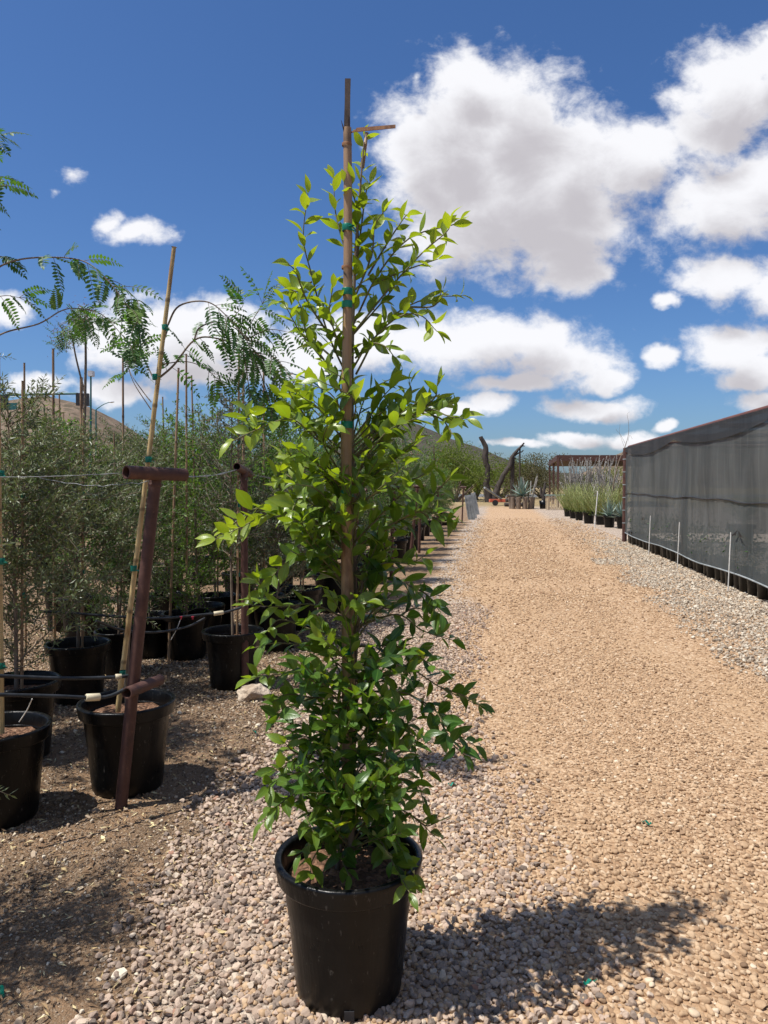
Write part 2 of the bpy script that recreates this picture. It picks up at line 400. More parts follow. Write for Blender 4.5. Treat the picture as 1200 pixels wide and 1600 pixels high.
M['ocot'] = simple('ocotillo_stem', (.21, .20, .175), (.42, .40, .36), .9, 10, .6, 40)
M['reddish'] = simple('dry_reed', (.26, .13, .06), (.36, .22, .10), .85, 8, .3)
M['tape'] = simple('green_tie_tape', (.0, .13, .085), (.01, .20, .13), .35, 20, .15)
M['pvc'] = simple('white_pvc', (.62, .60, .55), (.74, .72, .66), .5, 20, .1)
M['coupling'] = simple('cream_coupling', (.52, .45, .30), (.66, .58, .40), .5, 14, .1)
M['redbarb'] = simple('red_barb', (.5, .03, .06), (.6, .05, .09), .4, 20, .1)
M['hose'] = simple('black_poly_pipe', (.016, .018, .020), (.035, .038, .042), .32, 20, .1)
M['wire'] = simple('galvanised_wire', (.20, .21, .22), (.36, .37, .38), .5, 60, .1, metal=.7)
M['greymetal'] = simple('grey_weathered_metal', (.20, .22, .22), (.33, .35, .35), .6, 5, .2)
M['pale_wood'] = simple('pale_wood', (.45, .35, .22), (.62, .50, .33), .8, 6, .4, 20, (1, 1, .2))
M['redpaint'] = simple('red_orange_paint', (.55, .10, .05), (.62, .16, .08), .5, 8, .1)
M['teal'] = simple('teal_painted_pole', (.02, .10, .10), (.03, .14, .14), .5, 8, .05)
M['signal'] = simple('signal_housing', (.015, .015, .016), (.03, .03, .032), .5, 8, .05)
M['lampgrey'] = simple('lamp_head_grey', (.45, .47, .5), (.6, .62, .65), .4, 8, .05)
M['whitewall'] = simple('white_wall', (.68, .68, .66), (.78, .78, .76), .7, 2, .05)
M['rock'] = simple('rock_pale', (.36, .27, .19), (.60, .50, .38), .95, 9, 1.0, 22, dist=.03)
M['asphalt'] = simple('asphalt', (.10, .10, .10), (.15, .15, .15), .9, 2, .2)

def pot_mat():
    m, nt, o = new_mat('black_nursery_pot'); b = NB(nt); v = b.coord('Object')
    st = b.coord('Object', (22, 22, 1.6)); n1 = b.noise(1.0, 5, .6, st); n2 = b.noise(7, 5, .65, v); sep = b.N('ShaderNodeSeparateXYZ'); b.L(v, sep.inputs[0])
    dust = b.m('MULTIPLY', b.rng(n2.outputs['Fac'], .42, .8), b.rng(sep.outputs[2], 0, .22, 1, .25))
    c = b.mix(b.m('MULTIPLY', dust, .12), (.0045, .0045, .0045), (.10, .08, .06))
    sc_ = b.noise(60, 3, .7, b.coord('Object', (1, 1, .4))); c = b.mix(b.m('MULTIPLY', b.rng(sc_.outputs['Fac'], .62, .72), .35), c, (.16, .15, .13))
    h = b.m('ADD', b.m('MULTIPLY', n1.outputs['Fac'], .6), b.m('MULTIPLY', n2.outputs['Fac'], .3))
    rough = b.m('ADD', b.rng(n1.outputs['Fac'], .3, .75, .25, .42), b.m('MULTIPLY', dust, .25))
    b.L(b.pr(c, rough, .24, b.bump(h, .9, .006)), o.inputs[0]); return m
M['pot'] = pot_mat()

def soil_mat():
    m, nt, o = new_mat('potting_soil'); b = NB(nt); v = b.coord('Object'); vo = b.vor(70, v); n = b.noise(25, 5, .6, v)
    c = b.ramp(vo.outputs['Color'], [(0, (.05, .028, .018)), (.5, (.16, .085, .05)), (.85, (.27, .15, .09)), (1, (.42, .30, .2))])
    h = b.m('ADD', b.m('MULTIPLY', vo.outputs['Distance'], -1.0), n.outputs['Fac']); b.L(b.pr(c, .95, .2, b.bump(h, 1, .012)), o.inputs[0]); return m
M['soil'] = soil_mat()

def bamboo_mat(name, c1, c2, c3):
    m, nt, o = new_mat(name); b = NB(nt); v = b.coord('Object', (60, 60, 3)); n = b.noise(1, 5, .6, v); n3 = b.noise(1.0, 5, .6, b.coord('Object', (12, 12, 4)))
    c = b.mix(b.rng(n.outputs['Fac'], .3, .7), c1, c2); c = b.mix(b.rng(n3.outputs['Fac'], .52, .68), c, c3)
    r, g, a, t = b.attr(); c = b.mix(a, c, (.05, .028, .016))
    b.L(b.pr(c, .5, .4, b.bump(n.outputs['Fac'], .3, .002)), o.inputs[0]); return m
M['bamboo'] = bamboo_mat('tan_bamboo', (.42, .30, .13), (.56, .42, .20), (.26, .15, .06))
M['oldbamboo'] = bamboo_mat('weathered_bamboo', (.24, .15, .085), (.38, .25, .14), (.13, .07, .035))
M['wood'] = bamboo_mat('brown_stake_wood', (.22, .10, .042), (.33, .17, .075), (.12, .05, .022))

def rust_mat():
    m, nt, o = new_mat('rusty_pipe'); b = NB(nt); v = b.coord('Object'); n = b.noise(14, 6, .65, v); n2 = b.noise(70, 4, .6, v)
    c = b.ramp(n.outputs['Fac'], [(.25, (.035, .018, .015)), (.45, (.080, .036, .027)), (.6, (.10, .050, .038)), (.75, (.18, .085, .055))]); c = b.mix(b.rng(n2.outputs['Fac'], .6, .75, 0, .5), c, (.17, .085, .055))
    b.L(b.pr(c, b.rng(n.outputs['Fac'], .3, .7, .5, .78), .35, b.bump(n2.outputs['Fac'], .3, .002)), o.inputs[0]); return m
M['rust'] = rust_mat()
M['redrust'] = simple('red_primer_rail', (.10, .034, .024), (.16, .062, .042), .6, 7, .2, 40)

# ------------------------------------------------------------------ ground
def zone_nodes(b, v):
    sep = b.N('ShaderNodeSeparateXYZ'); b.L(v, sep.inputs[0]); X, Y = sep.outputs[0], sep.outputs[1]
    nz = b.noise(.9, 5, .6, v); wob = b.m('MULTIPLY', b.m('SUBTRACT', nz.outputs['Fac'], .5), 1.1); Xw = b.m('ADD', X, wob)
    dirt = b.rng(Xw, -1.18, -.92, 1, 0); bord = b.m('MULTIPLY', b.rng(Xw, -1.2, -.9), b.rng(Xw, -.72, -.2, 1, 0)); rstrip = b.rng(Xw, 1.9, 2.7)
    far = b.rng(Y, 46, 56)
    return X, Y, Xw, dirt, bord, rstrip, far

def ground_mat():
    m, nt, o = new_mat('gravel_and_dirt'); b = NB(nt); v = b.coord('Object')
    X, Y, Xw, dirt, bord, rstrip, far = zone_nodes(b, v)
    dv = b.N('ShaderNodeVectorMath'); dv.operation = 'ADD'; nn = b.noise(60, 2, .5, v); sc1 = b.N('ShaderNodeVectorMath'); sc1.operation = 'SCALE'; b.L(nn.outputs['Color'], sc1.inputs[0]); sc1.inputs['Scale'].default_value = .008
    b.L(v, dv.inputs[0]); b.L(sc1.outputs[0], dv.inputs[1]); vv = dv.outputs[0]
    s1 = b.vor(48, vv); s2 = b.vor(26, vv); cs = b.N('ShaderNodeSeparateColor'); b.L(s1.outputs['Color'], cs.inputs[0]); rnd = cs.outputs[0]
    big = b.noise(.55, 5, .6, b.coord('Object', (1, .28, 1))); mid = b.noise(3.2, 5, .65, v); fine = b.noise(170, 4, .7, v)
    road = b.ramp(rnd, [(0, (.25, .155, .095)), (.3, (.38, .25, .16)), (.7, (.47, .33, .215)), (1, (.60, .47, .35))])
    fines = b.mix(fine.outputs['Fac'], (.34, .225, .135), (.52, .365, .235))
    fm = b.rng(b.m('ADD', big.outputs['Fac'], b.m('MULTIPLY', b.m('SUBTRACT', mid.outputs['Fac'], .5), .5)), .40, .66, .10, .62)
    road = b.mix(fm, road, fines)
    grey = b.ramp(rnd, [(0, (.14, .115, .10)), (.3, (.29, .24, .21)), (.7, (.43, .36, .31)), (1, (.60, .53, .47))])
    dcol = b.ramp(mid.outputs['Fac'], [(.3, (.17, .112, .070)), (.5, (.27, .180, .115)), (.7, (.38, .24, .145))]); s3_ = b.vor(130, vv); c3_ = b.N('ShaderNodeSeparateColor'); b.L(s3_.outputs['Color'], c3_.inputs[0]); dcol = b.mix(b.rng(c3_.outputs[0], .6, .95, 0, .6), dcol, (.38, .31, .24)); dcol = b.mix(b.rng(fine.outputs['Fac'], .35, .7, .35, 0), dcol, (.04, .028, .02))
    c = b.mix(bord, road, grey); c = b.mix(b.m('MULTIPLY', rstrip, .9), c, grey); c = b.mix(dirt, c, dcol)
    fn = b.noise(.06, 8, .65, v); fc = b.ramp(fn.outputs['Fac'], [(.35, (.20, .155, .085)), (.55, (.30, .235, .135)), (.7, (.34, .26, .17))]); c = b.mix(far, c, fc); c = b.mix(1.0, c, (1.06, 1.01, .90), 'MULTIPLY')
    h = b.m('ADD', b.m('MULTIPLY', s1.outputs['Distance'], -1.0), b.m('MULTIPLY', s2.outputs['Distance'], -.6)); h = b.m('ADD', h, b.m('MULTIPLY', fine.outputs['Fac'], .35)); s3 = b.vor(130, vv); hd = b.m('ADD', b.m('MULTIPLY', s3.outputs['Distance'], -.5), b.m('MULTIPLY', fine.outputs['Fac'], .7)); hm = b.N('ShaderNodeMix'); b.L(dirt, hm.inputs[0]); b.L(h, hm.inputs[2]); b.L(hd, hm.inputs[3]); h = hm.outputs[0]; cs3 = b.N('ShaderNodeSeparateColor'); b.L(s3.outputs['Color'], cs3.inputs[0])
    b.L(b.pr(c, .92, .25, b.bump(h, .85, .016)), o.inputs[0]); return m

g = Geo()
xs = np.concatenate([[-2500, -900, -300, -100, -40], np.linspace(-12, 12, 49), [40, 100, 300, 900, 2500]]); ys = np.concatenate([[-300, -60, -10], np.linspace(-4, 20, 49), [30, 60, 120, 300, 900, 2600]])
XX, YY = np.meshgrid(xs, ys)
nx, ny = len(xs), len(ys)
i, j = np.meshgrid(np.arange(nx - 1), np.arange(ny - 1)); q = (j * nx + i).ravel()
g.add(np.stack([XX.ravel(), YY.ravel(), np.zeros(XX.size)], 1), np.stack([q, q + 1, q + nx + 1, q + nx], 1))
tag(g.build('ground', ground_mat()), kind='structure')
g = Geo(); box(g, (-400, 88, .004), (400, 112, .012)); tag(g.build('road', M['asphalt']), kind='structure')

def stone_mat(name, stops, rough=.9):
    m, nt, o = new_mat(name); b = NB(nt); r, gg, a, t = b.attr(); v = b.coord('Object'); n = b.noise(140, 4, .65, v)
    c = b.ramp(r, stops); c = b.mix(b.rng(n.outputs['Fac'], .35, .75, 0, .35), c, b.mix(1.0, c, (.6, .55, .5), 'MULTIPLY')); c = b.mix(1.0, c, (1.0, .972, .875), "MULTIPLY")
    b.L(b.pr(c, rough, .25, b.bump(n.outputs['Fac'], .35, .003)), o.inputs[0]); return m

# stones: deformed icosahedra merged by numpy
def ico(sub):
    t = (1 + 5 ** .5) / 2; V = nrm(np.array([(-1, t, 0), (1, t, 0), (-1, -t, 0), (1, -t, 0), (0, -1, t), (0, 1, t), (0, -1, -t), (0, 1, -t), (t, 0, -1), (t, 0, 1), (-t, 0, -1), (-t, 0, 1)], float))
    F = [(0, 11, 5), (0, 5, 1), (0, 1, 7), (0, 7, 10), (0, 10, 11), (1, 5, 9), (5, 11, 4), (11, 10, 2), (10, 7, 6), (7, 1, 8), (3, 9, 4), (3, 4, 2), (3, 2, 6), (3, 6, 8), (3, 8, 9), (4, 9, 5), (2, 4, 11), (6, 2, 10), (8, 6, 7), (9, 8, 1)]
    for _ in range(sub):
        V = list(V); nf = []; cache = {}
        def mid(a, c):
            k = (min(a, c), max(a, c))
            if k not in cache: V.append(nrm(V[a] + V[c])); cache[k] = len(V) - 1
            return cache[k]
        for a, c, d in F:
            x, y, z = mid(a, c), mid(c, d), mid(d, a); nf += [(a, x, z), (c, y, x), (d, z, y), (x, y, z)]
        F = nf; V = np.array(V)
    return np.array(V), np.array(F)
def stone_templates(sub, k, ang):
    V, F = ico(sub); out = []
    for i in range(k):
        r = np.random.default_rng(100 + i + 50 * sub); W = V.copy()
        for _ in range(7):                       # chip flats off it
            n = nrm(r.normal(size=3)); d = r.uniform(.42, .78); s = W @ n; W = W - np.maximum(s - d, 0)[:, None] * n * ang * .95
        W *= (1 + r.normal(size=(len(V), 1)) * .05); W *= r.uniform(.75, 1.25, 3) * (1, 1, .72); out.append(W)
    return np.array(out), F
def stones(g, xy, size, sub, seed, tilt=.5, sink=.25, ang=1.0, tone=None, zs=None, smooth=False):
    r = np.random.default_rng(seed); T, F = stone_templates(sub, 14, ang); n = len(xy); V = T[r.integers(0, 14, n)]
    V = V * (size / 2)[:, None, None]; a = r.uniform(0, 6.283, n); tx = r.normal(0, tilt, n)
    c, s = np.cos(tx), np.sin(tx); y = V[:, :, 1] * c[:, None] - V[:, :, 2] * s[:, None]; z = V[:, :, 1] * s[:, None] + V[:, :, 2] * c[:, None]; x = V[:, :, 0]
    c, s = np.cos(a), np.sin(a); X = x * c[:, None] - y * s[:, None] + xy[:, 0:1]; Y = x * s[:, None] + y * c[:, None] + xy[:, 1:2]
    lift = size * (.5 * .72) * (1 - 2 * sink) if zs is None else zs
    Z = z + (lift * r.uniform(.5, 1.2, n))[:, None]; nv = T.shape[1]
    C = np.zeros((n, nv, 4)); C[:, :, 0] = (r.uniform(0, 1, n) if tone is None else tone)[:, None]; C[:, :, 3] = 1
    g.add(np.stack([X, Y, Z], -1).reshape(-1, 3), (np.arange(n)[:, None, None] * nv + F[None]).reshape(-1, 3), C.reshape(-1, 4), smooth)
def scatter(x0, x1, y0, y1, s, seed, jit=.85):
    r = np.random.default_rng(seed); gx, gy = np.meshgrid(np.arange(x0, x1, s), np.arange(y0, y1, s)); p = np.stack([gx.ravel(), gy.ravel()], 1)
    p[:, 0] += (gy.ravel() / s).astype(int) % 2 * s / 2; return p + r.uniform(-s * jit / 2, s * jit / 2, p.shape)
def in_view(p, m=1.25):
    x = p[:, 0] * CA + p[:, 1] * SA; y = -p[:, 0] * SA + p[:, 1] * CA
    return (y > 1.75) & (np.abs(x) < .51 * y * m + .15), y
vn = np.array([[mnoise.noise((a * .9, b_ * .9, 3.3)) for a in np.arange(-8, 8, .1)] for b_ in np.arange(0, 16, .1)])
def wobn(p): return vn[np.clip(((p[:, 1]) * 10).astype(int), 0, vn.shape[0] - 1), np.clip(((p[:, 0] + 8) * 10).astype(int), 0, vn.shape[1] - 1)]

def gravel():
    r = np.random.default_rng(5)
    road, roadf, edge, dirt = Geo(), Geo(), Geo(), Geo()
    # road stones: dense near, thinner away
    for (d0, d1, s, sub, k) in ((1.0, 3.4, .0160, 1, 1), (3.4, 5.8, .0185, 0, 2), (5.8, 9.5, .0215, 0, 3), (9.5, 17.0, .030, 0, 4), (17.0, 34.0, .046, 0, 8)):
        p = scatter(-1.4, 3.5, .8, (34 if d0 > 10 else 17) if d1 > 10 else 10.5, s, k); ok, d = in_view(p); w = wobn(p); d = d + np.clip(r.normal(0, .3, len(p)), -.7, .7); x = p[:, 0] + w * .35
        keep = ok & (d >= d0) & (d < d1) & (x > -.95) & (p[:, 0] < 3.45)
        tb = np.clip((x + .95) / .7, 0, 1); keep &= r.uniform(size=len(p)) < (.25 + .75 * tb)
        trk = np.exp(-((p[:, 0] + w * .3 - 1.55 - (p[:, 1] - 5) * .02) / .28) ** 2) + .8 * np.exp(-((p[:, 0] + w * .3 - .05) / .25) ** 2) * (p[:, 1] > 4.0)
        keep &= r.uniform(size=len(p)) < 1 - .62 * trk
        keep &= r.uniform(size=len(p)) < np.clip(.86 - np.maximum(w, 0) * .9 - .2 * np.abs(np.sin(p[:, 0] * 2.1 + 1)), .25, 1)
        if d0 > 5: keep &= r.uniform(size=len(p)) < np.clip((36 - d) / 26, 0, .8)
        p = p[keep]; sz = np.clip(r.lognormal(math.log(s * 1.08), .30, len(p)), s * .5, s * 1.8)
        tone = np.clip(r.normal(.5, .22, len(p)) + np.clip((p[:, 0] - 2.2) * .1, 0, .15), 0, 1)
        stones(road, p, sz * (1.12 if sub else 1), sub, 20 + k, .28, .27 if sub else .33, .95, tone, smooth=sub > 0)
    # coarse border stones
    for (d0, d1, s, sub, k) in ((1.7, 3.9, .0205, 1, 5), (3.9, 9.5, .027, 0, 6)):
        p = scatter(-2.2, 1.0, .8, 10, s, k); ok, d = in_view(p); w = wobn(p); x = p[:, 0] + w * .35
        x1 = .0 + np.clip((4.2 - p[:, 1]) * .35, 0, .6); keep = ok & (d >= d0) & (d < d1) & (x > -1.35) & (x < x1); pr_ = np.clip((x + 1.35) / .4, 0, 1) * np.clip((x1 - x) / .75, 0, 1) * 1.6
        keep &= r.uniform(size=len(p)) < pr_; p = p[keep]; sz = np.clip(r.lognormal(math.log(s * 1.12), .28, len(p)), s * .5, s * 1.6); stones(edge, p, sz, sub, 40 + k, .6, .08, 1.0)
    # dirt: fine gravel, many sizes
    for (d0, d1, s, sub, k) in ((1.7, 4.2, .0108, 0, 9), (4.2, 6.0, .0150, 0, 11), (6.0, 9.5, .028, 0, 10)):
        p = scatter(-6, -.7, .8, 9.5, s, k); ok, d = in_view(p); w = wobn(p); x = p[:, 0] + w * .35
        clump = wobn(p * 1.0 + np.array((3.1, 2.2)));  keep = ok & (d >= d0) & (d < d1) & (x < -.85) & (r.uniform(size=len(p)) < np.clip(.66 + clump * 1.3, .2, .97))
        p = p[keep]; sz = np.clip(r.lognormal(math.log(s * .72), .42, len(p)), .004, .030); stones(dirt, p, sz, sub, 60 + k, .6, .2, 1.0)
    p = scatter(-5, -.9, 1.2, 9, .062, 12, 1.0); ok, d = in_view(p); p = p[ok & (r.uniform(size=len(p)) < .7)]; stones(dirt, p, np.clip(r.lognormal(math.log(.017), .38, len(p)), .009, .045), 1, 77, .5, .2, 1.0, np.clip(r.normal(.72, .2, len(p)), 0, 1))
    # pale gravel along the shade house
    p = scatter(1.9, 3.9, 6, 21, .034, 14); ok, d = in_view(p); w = wobn(p); keep = ok & (r.uniform(size=len(p)) < np.clip((p[:, 0] + w * .9 - 2.1) / .7, 0, .9)); p = p[keep]; strip = Geo(); stones(strip, p, np.clip(r.lognormal(math.log(.032), .3, len(p)), .015, .07), 0, 80, .5, .1)
    a = road.build('road_gravel', stone_mat('tan_gravel', [(0, (.20, .13, .085)), (.2, (.33, .22, .145)), (.5, (.46, .32, .21)), (.8, (.54, .40, .28)), (1, (.66, .55, .44))]))
    tag(a, 'tan gravel stones packed over the driveway', 'gravel', kind='stuff')
    a = edge.build('border_gravel', stone_mat('pink_grey_gravel', [(0, (.17, .14, .125)), (.2, (.31, .24, .205)), (.5, (.43, .33, .27)), (.8, (.50, .39, .33)), (.95, (.60, .51, .43)), (1, (.34, .18, .13))]))
    tag(a, 'coarser pink grey gravel along the edge of the driveway', 'gravel', kind='stuff')
    a = dirt.build('dirt_gravel', stone_mat('brown_grit', [(0, (.08, .055, .042)), (.35, (.20, .148, .11)), (.65, (.33, .25, .19)), (.9, (.48, .39, .31)), (1, (.66, .59, .50))]))
    tag(a, 'fine brown and grey grit over the dirt under the potted trees', 'gravel', kind='stuff')
    a = strip.build('pale_gravel', stone_mat('pale_gravel', [(0, (.20, .165, .135)), (.3, (.37, .31, .26)), (.7, (.48, .42, .355)), (1, (.64, .59, .52))]))
    tag(a, 'pale grey gravel strip along the shade cloth wall', 'gravel', kind='stuff')
    # straw, bark chips and dry leaves
    g1 = Geo(); lv = Leaves()
    p = scatter(-6, -.8, 1.2, 9.5, .026, 15); ok, d = in_view(p); w = wobn(p); p = p[ok & (p[:, 0] + w * .35 < -.9) & (r.uniform(size=len(p)) < .75)]
    for x, y in p:
        a = random.uniform(0, 6.28); L_ = random.choice((.012, .018, .025, .04)) * random.uniform(.7, 1.3)
        lv.add((x, y, random.uniform(.006, .016)), (math.cos(a), math.sin(a), random.gauss(0, .2)), (random.gauss(0, .3), random.gauss(0, .3), 1), L_, L_ * random.uniform(.08, .35), random.random() ** 1.6)
    lv.flush(g1, 'diamond'); m, nt, o = new_mat('dry_litter'); b = NB(nt); rr_, _, _, _ = b.attr(); b.L(b.pr(b.ramp(rr_, [(0, (.12, .07, .04)), (.4, (.28, .18, .10)), (.7, (.48, .36, .18)), (1, (.72, .62, .36))]), .85, .2), o.inputs[0])
    tag(g1.build('straw_litter', m), 'straw, bark chips and dry leaves scattered on the dirt', 'litter', kind='stuff')
gravel()

# scraps of green tie tape lying about
for k, (u, v, lab) in enumerate([(706, 1230, 'green scrap of tape in the shadow patch right of the big plant'), (1010, 1290, 'green scrap of tape on the open gravel at right'),
                                 (922, 1541, 'green scrap of tape on the gravel near the bottom edge'), (398, 1147, 'green scrap of tape on dirt beside the pale rock'), (3, 1557, 'green scrap of tape in the bottom left corner')]):
    p = G(u, v); g = Geo(); a = random.uniform(0, 3); pts = [p + (math.cos(a) * t * .02, math.sin(a) * t * .02 + .006 * math.sin(t * 3), .016 + .006 * math.sin(t * 5 + k)) for t in np.linspace(-1, 1, 9)]
    for q in range(8): beam(g, pts[q], pts[q + 1], .011, .0012)
    tag(g.build('tape_scrap', M['tape']), lab, 'tape scrap', 'scraps of green tape on the ground')

# rock by the second pipe post
def rock(name, c, s, seed, label, cat='rock', group=None):
    V, F = ico(3); r = np.random.default_rng(seed)
    for _ in range(12):
        n = nrm(r.normal(size=3)); d = r.uniform(.6, .9); q = V @ n; V = V - np.maximum(q - d, 0)[:, None] * n
    V = V * np.array([1 + .12 * mnoise.noise(Vector(tuple(x * 3 + seed))) for x in V])[:, None]
    g = Geo(); g.add(V * np.array(s) + c, F, smooth=True); return tag(g.build(name, M['rock']), label, cat, group)
p = G(393, 1092); rock('rock', p + (0, 0, .035), (.14, .10, .075), 4, 'pale tan rock at the foot of the second rusty post')

# ------------------------------------------------------------------ pots
def pot_prof(s=1.0):
    return [(r * s, z * s) for r, z in [(.0, .012), (.142, .012), (.150, .0), (.157, .010), (.160, .04), (.1615, .045), (.166, .10), (.176, .21), (.186, .31), (.1895, .344), (.190, .347), (.1925, .3485), (.208, .3485), (.2105, .3490), (.2120, .3515), (.2125, .355),
            (.2185, .392), (.2200, .4000), (.2185, .4050), (.214, .4075), (.205, .4075), (.200, .405), (.1975, .398), (.190, .34), (.186, .28), (.180, .24)]]
def make_pot(parent, c, s=1.0, seg=48, holes=False, soilz=.345, soil_seed=1):
    g = Geo(); lathe(g, pot_prof(s), c, seg, wob=.006)
    pot = g.build('nursery_pot', M['pot'], parent)
    g = Geo(); r = .186 * s; rings = 7; sg = 28; V = [(c[0], c[1], c[2] + soilz * s + .008)]
    for k in range(1, rings + 1):
        for j in range(sg):
            t = 2 * math.pi * j / sg; rr = r * k / rings; V.append((c[0] + rr * math.cos(t), c[1] + rr * math.sin(t), c[2] + soilz * s + .014 * mnoise.noise((rr * 30 * math.cos(t), rr * 30 * math.sin(t), soil_seed)) - .01 * (k / rings) ** 2))
    F = [(0, 1 + j, 1 + (j + 1) % sg) for j in range(sg)]
    for k in range(rings - 1):
        for j in range(sg): a = 1 + k * sg; F.append((a + j, a + sg + j, a + sg + (j + 1) % sg, a + (j + 1) % sg))
    g.add(V, F); g.build('soil', M['soil'], parent)
    if holes:
        for (u, v) in ((563, 1592),):
            p = G(u, v); a = math.atan2(-1, .05) + YAW
            g = Geo(); d = np.array((math.cos(a), math.sin(a), 0)); cc = np.array(c) + d * .1585 * s + (0, 0, .022)
            box(g, (-.014, -.004, -.014), (.014, .004, .014), rot=rotz(a + math.pi / 2), org=cc); g.build('drain_hole', M['signal'], pot, origin=parent['_o'])
    return pot
def stake(parent, a, b, r=.011, mat='bamboo', nodes=.28, name='bamboo_stake', taper=.75):
    g = Geo(); a, b = np.array(a, float), np.array(b, float); L_ = np.linalg.norm(b - a); n = max(3, int(L_ / nodes)); pts = []; rad = []; cc = []
    tt = [0]; 
    for k in range(1, n): tt += [k / n - .006, k / n - .002, k / n + .002, k / n + .006]
    tt.append(1); 
    for k, t in enumerate(tt):
        pts.append(a + (b - a) * t); nd = (0 < k < len(tt) - 1) and ((k - 1) % 4 in (1, 2)); rad.append(r * (1 - (1 - taper) * t) * (1.12 if nd else 1)); cc.append(1.0 if nd else 0)
    sides = 10; tube(g, pts, r, sides)
    # per-ring radii and node tint
    V = g.v[0].reshape(len(pts), sides, 3); P0 = np.array(pts)[:, None]; g.v[0] = (P0 + (V - P0) * (np.array(rad) / r)[:, None, None]).reshape(-1, 3)
    C = g.c[0].reshape(len(pts), sides, 4); C[:, :, 2] = np.array(cc)[:, None] * .6
    return g.build(name, M[mat], parent)
def tie(parent, pt, r, owner=None, tail=True, h=.014):
    g = Geo(); pt = np.array(pt, float); lathe(g, [(r * 1.03, -h), (r * 1.10, -h * .8), (r * 1.08, 0), (r * 1.11, h * .8), (r * 1.03, h)], pt, 14)
    if tail:
        a = random.uniform(-1, 1); beam(g, pt + (0, 0, 0), pt + (math.cos(a) * (r + .016), math.sin(a) * (r + .016), random.uniform(-.008, .01)), .011, .002); beam(g, pt, pt + (math.cos(a + .6) * (r + .013), math.sin(a + .6) * (r + .013), -.012), .010, .002)
    org = parent['_o']
    o = g.build('tie_tape', M['tape'], owner or parent, origin=org); return o

# ------------------------------------------------------------------ the big potted ficus
D0 = 2.225
base = P(545, 1340, D0); base[2] = 0
fic = thing('potted_ficus', 'tall leafy glossy-leaved tree tied to a thick pole, in the big black pot at front', 'potted tree', tuple(base))
make_pot(fic, base, 1.0, 96, holes=True, soilz=.35)
stem = [P(547, 1345, D0), P(548, 1200, D0 + .02), P(552, 1000, D0 + .03), P(551, 800, D0 + .03), P(549, 600, D0 + .02), P(553, 450, D0 + .02), P(560, 330, D0 + .01), P(569, 222, D0)]
sc_ = catmull(stem, 8)
g = Geo(); tube(g, sc_, [.014, .011, .008, .005, .002], 8); 
def stem_at(v):
    vs = [1345, 1200, 1000, 800, 600, 450, 330, 222]; us = [547, 548, 552, 551, 549, 553, 560, 569]; u = np.interp(-v, [-x for x in vs], us); return P(u, v, D0 + .02)
for k in range(3):   # extra stems low down
    tube(g, catmull([base + (random.uniform(-.05, .05), random.uniform(-.05, .05), .32), stem_at(1180) + rnd3(.015), stem_at(900) + rnd3(.012)], 6), [.008, .006, .003], 6)
trunk = g.build('trunk', M['bark'], fic)
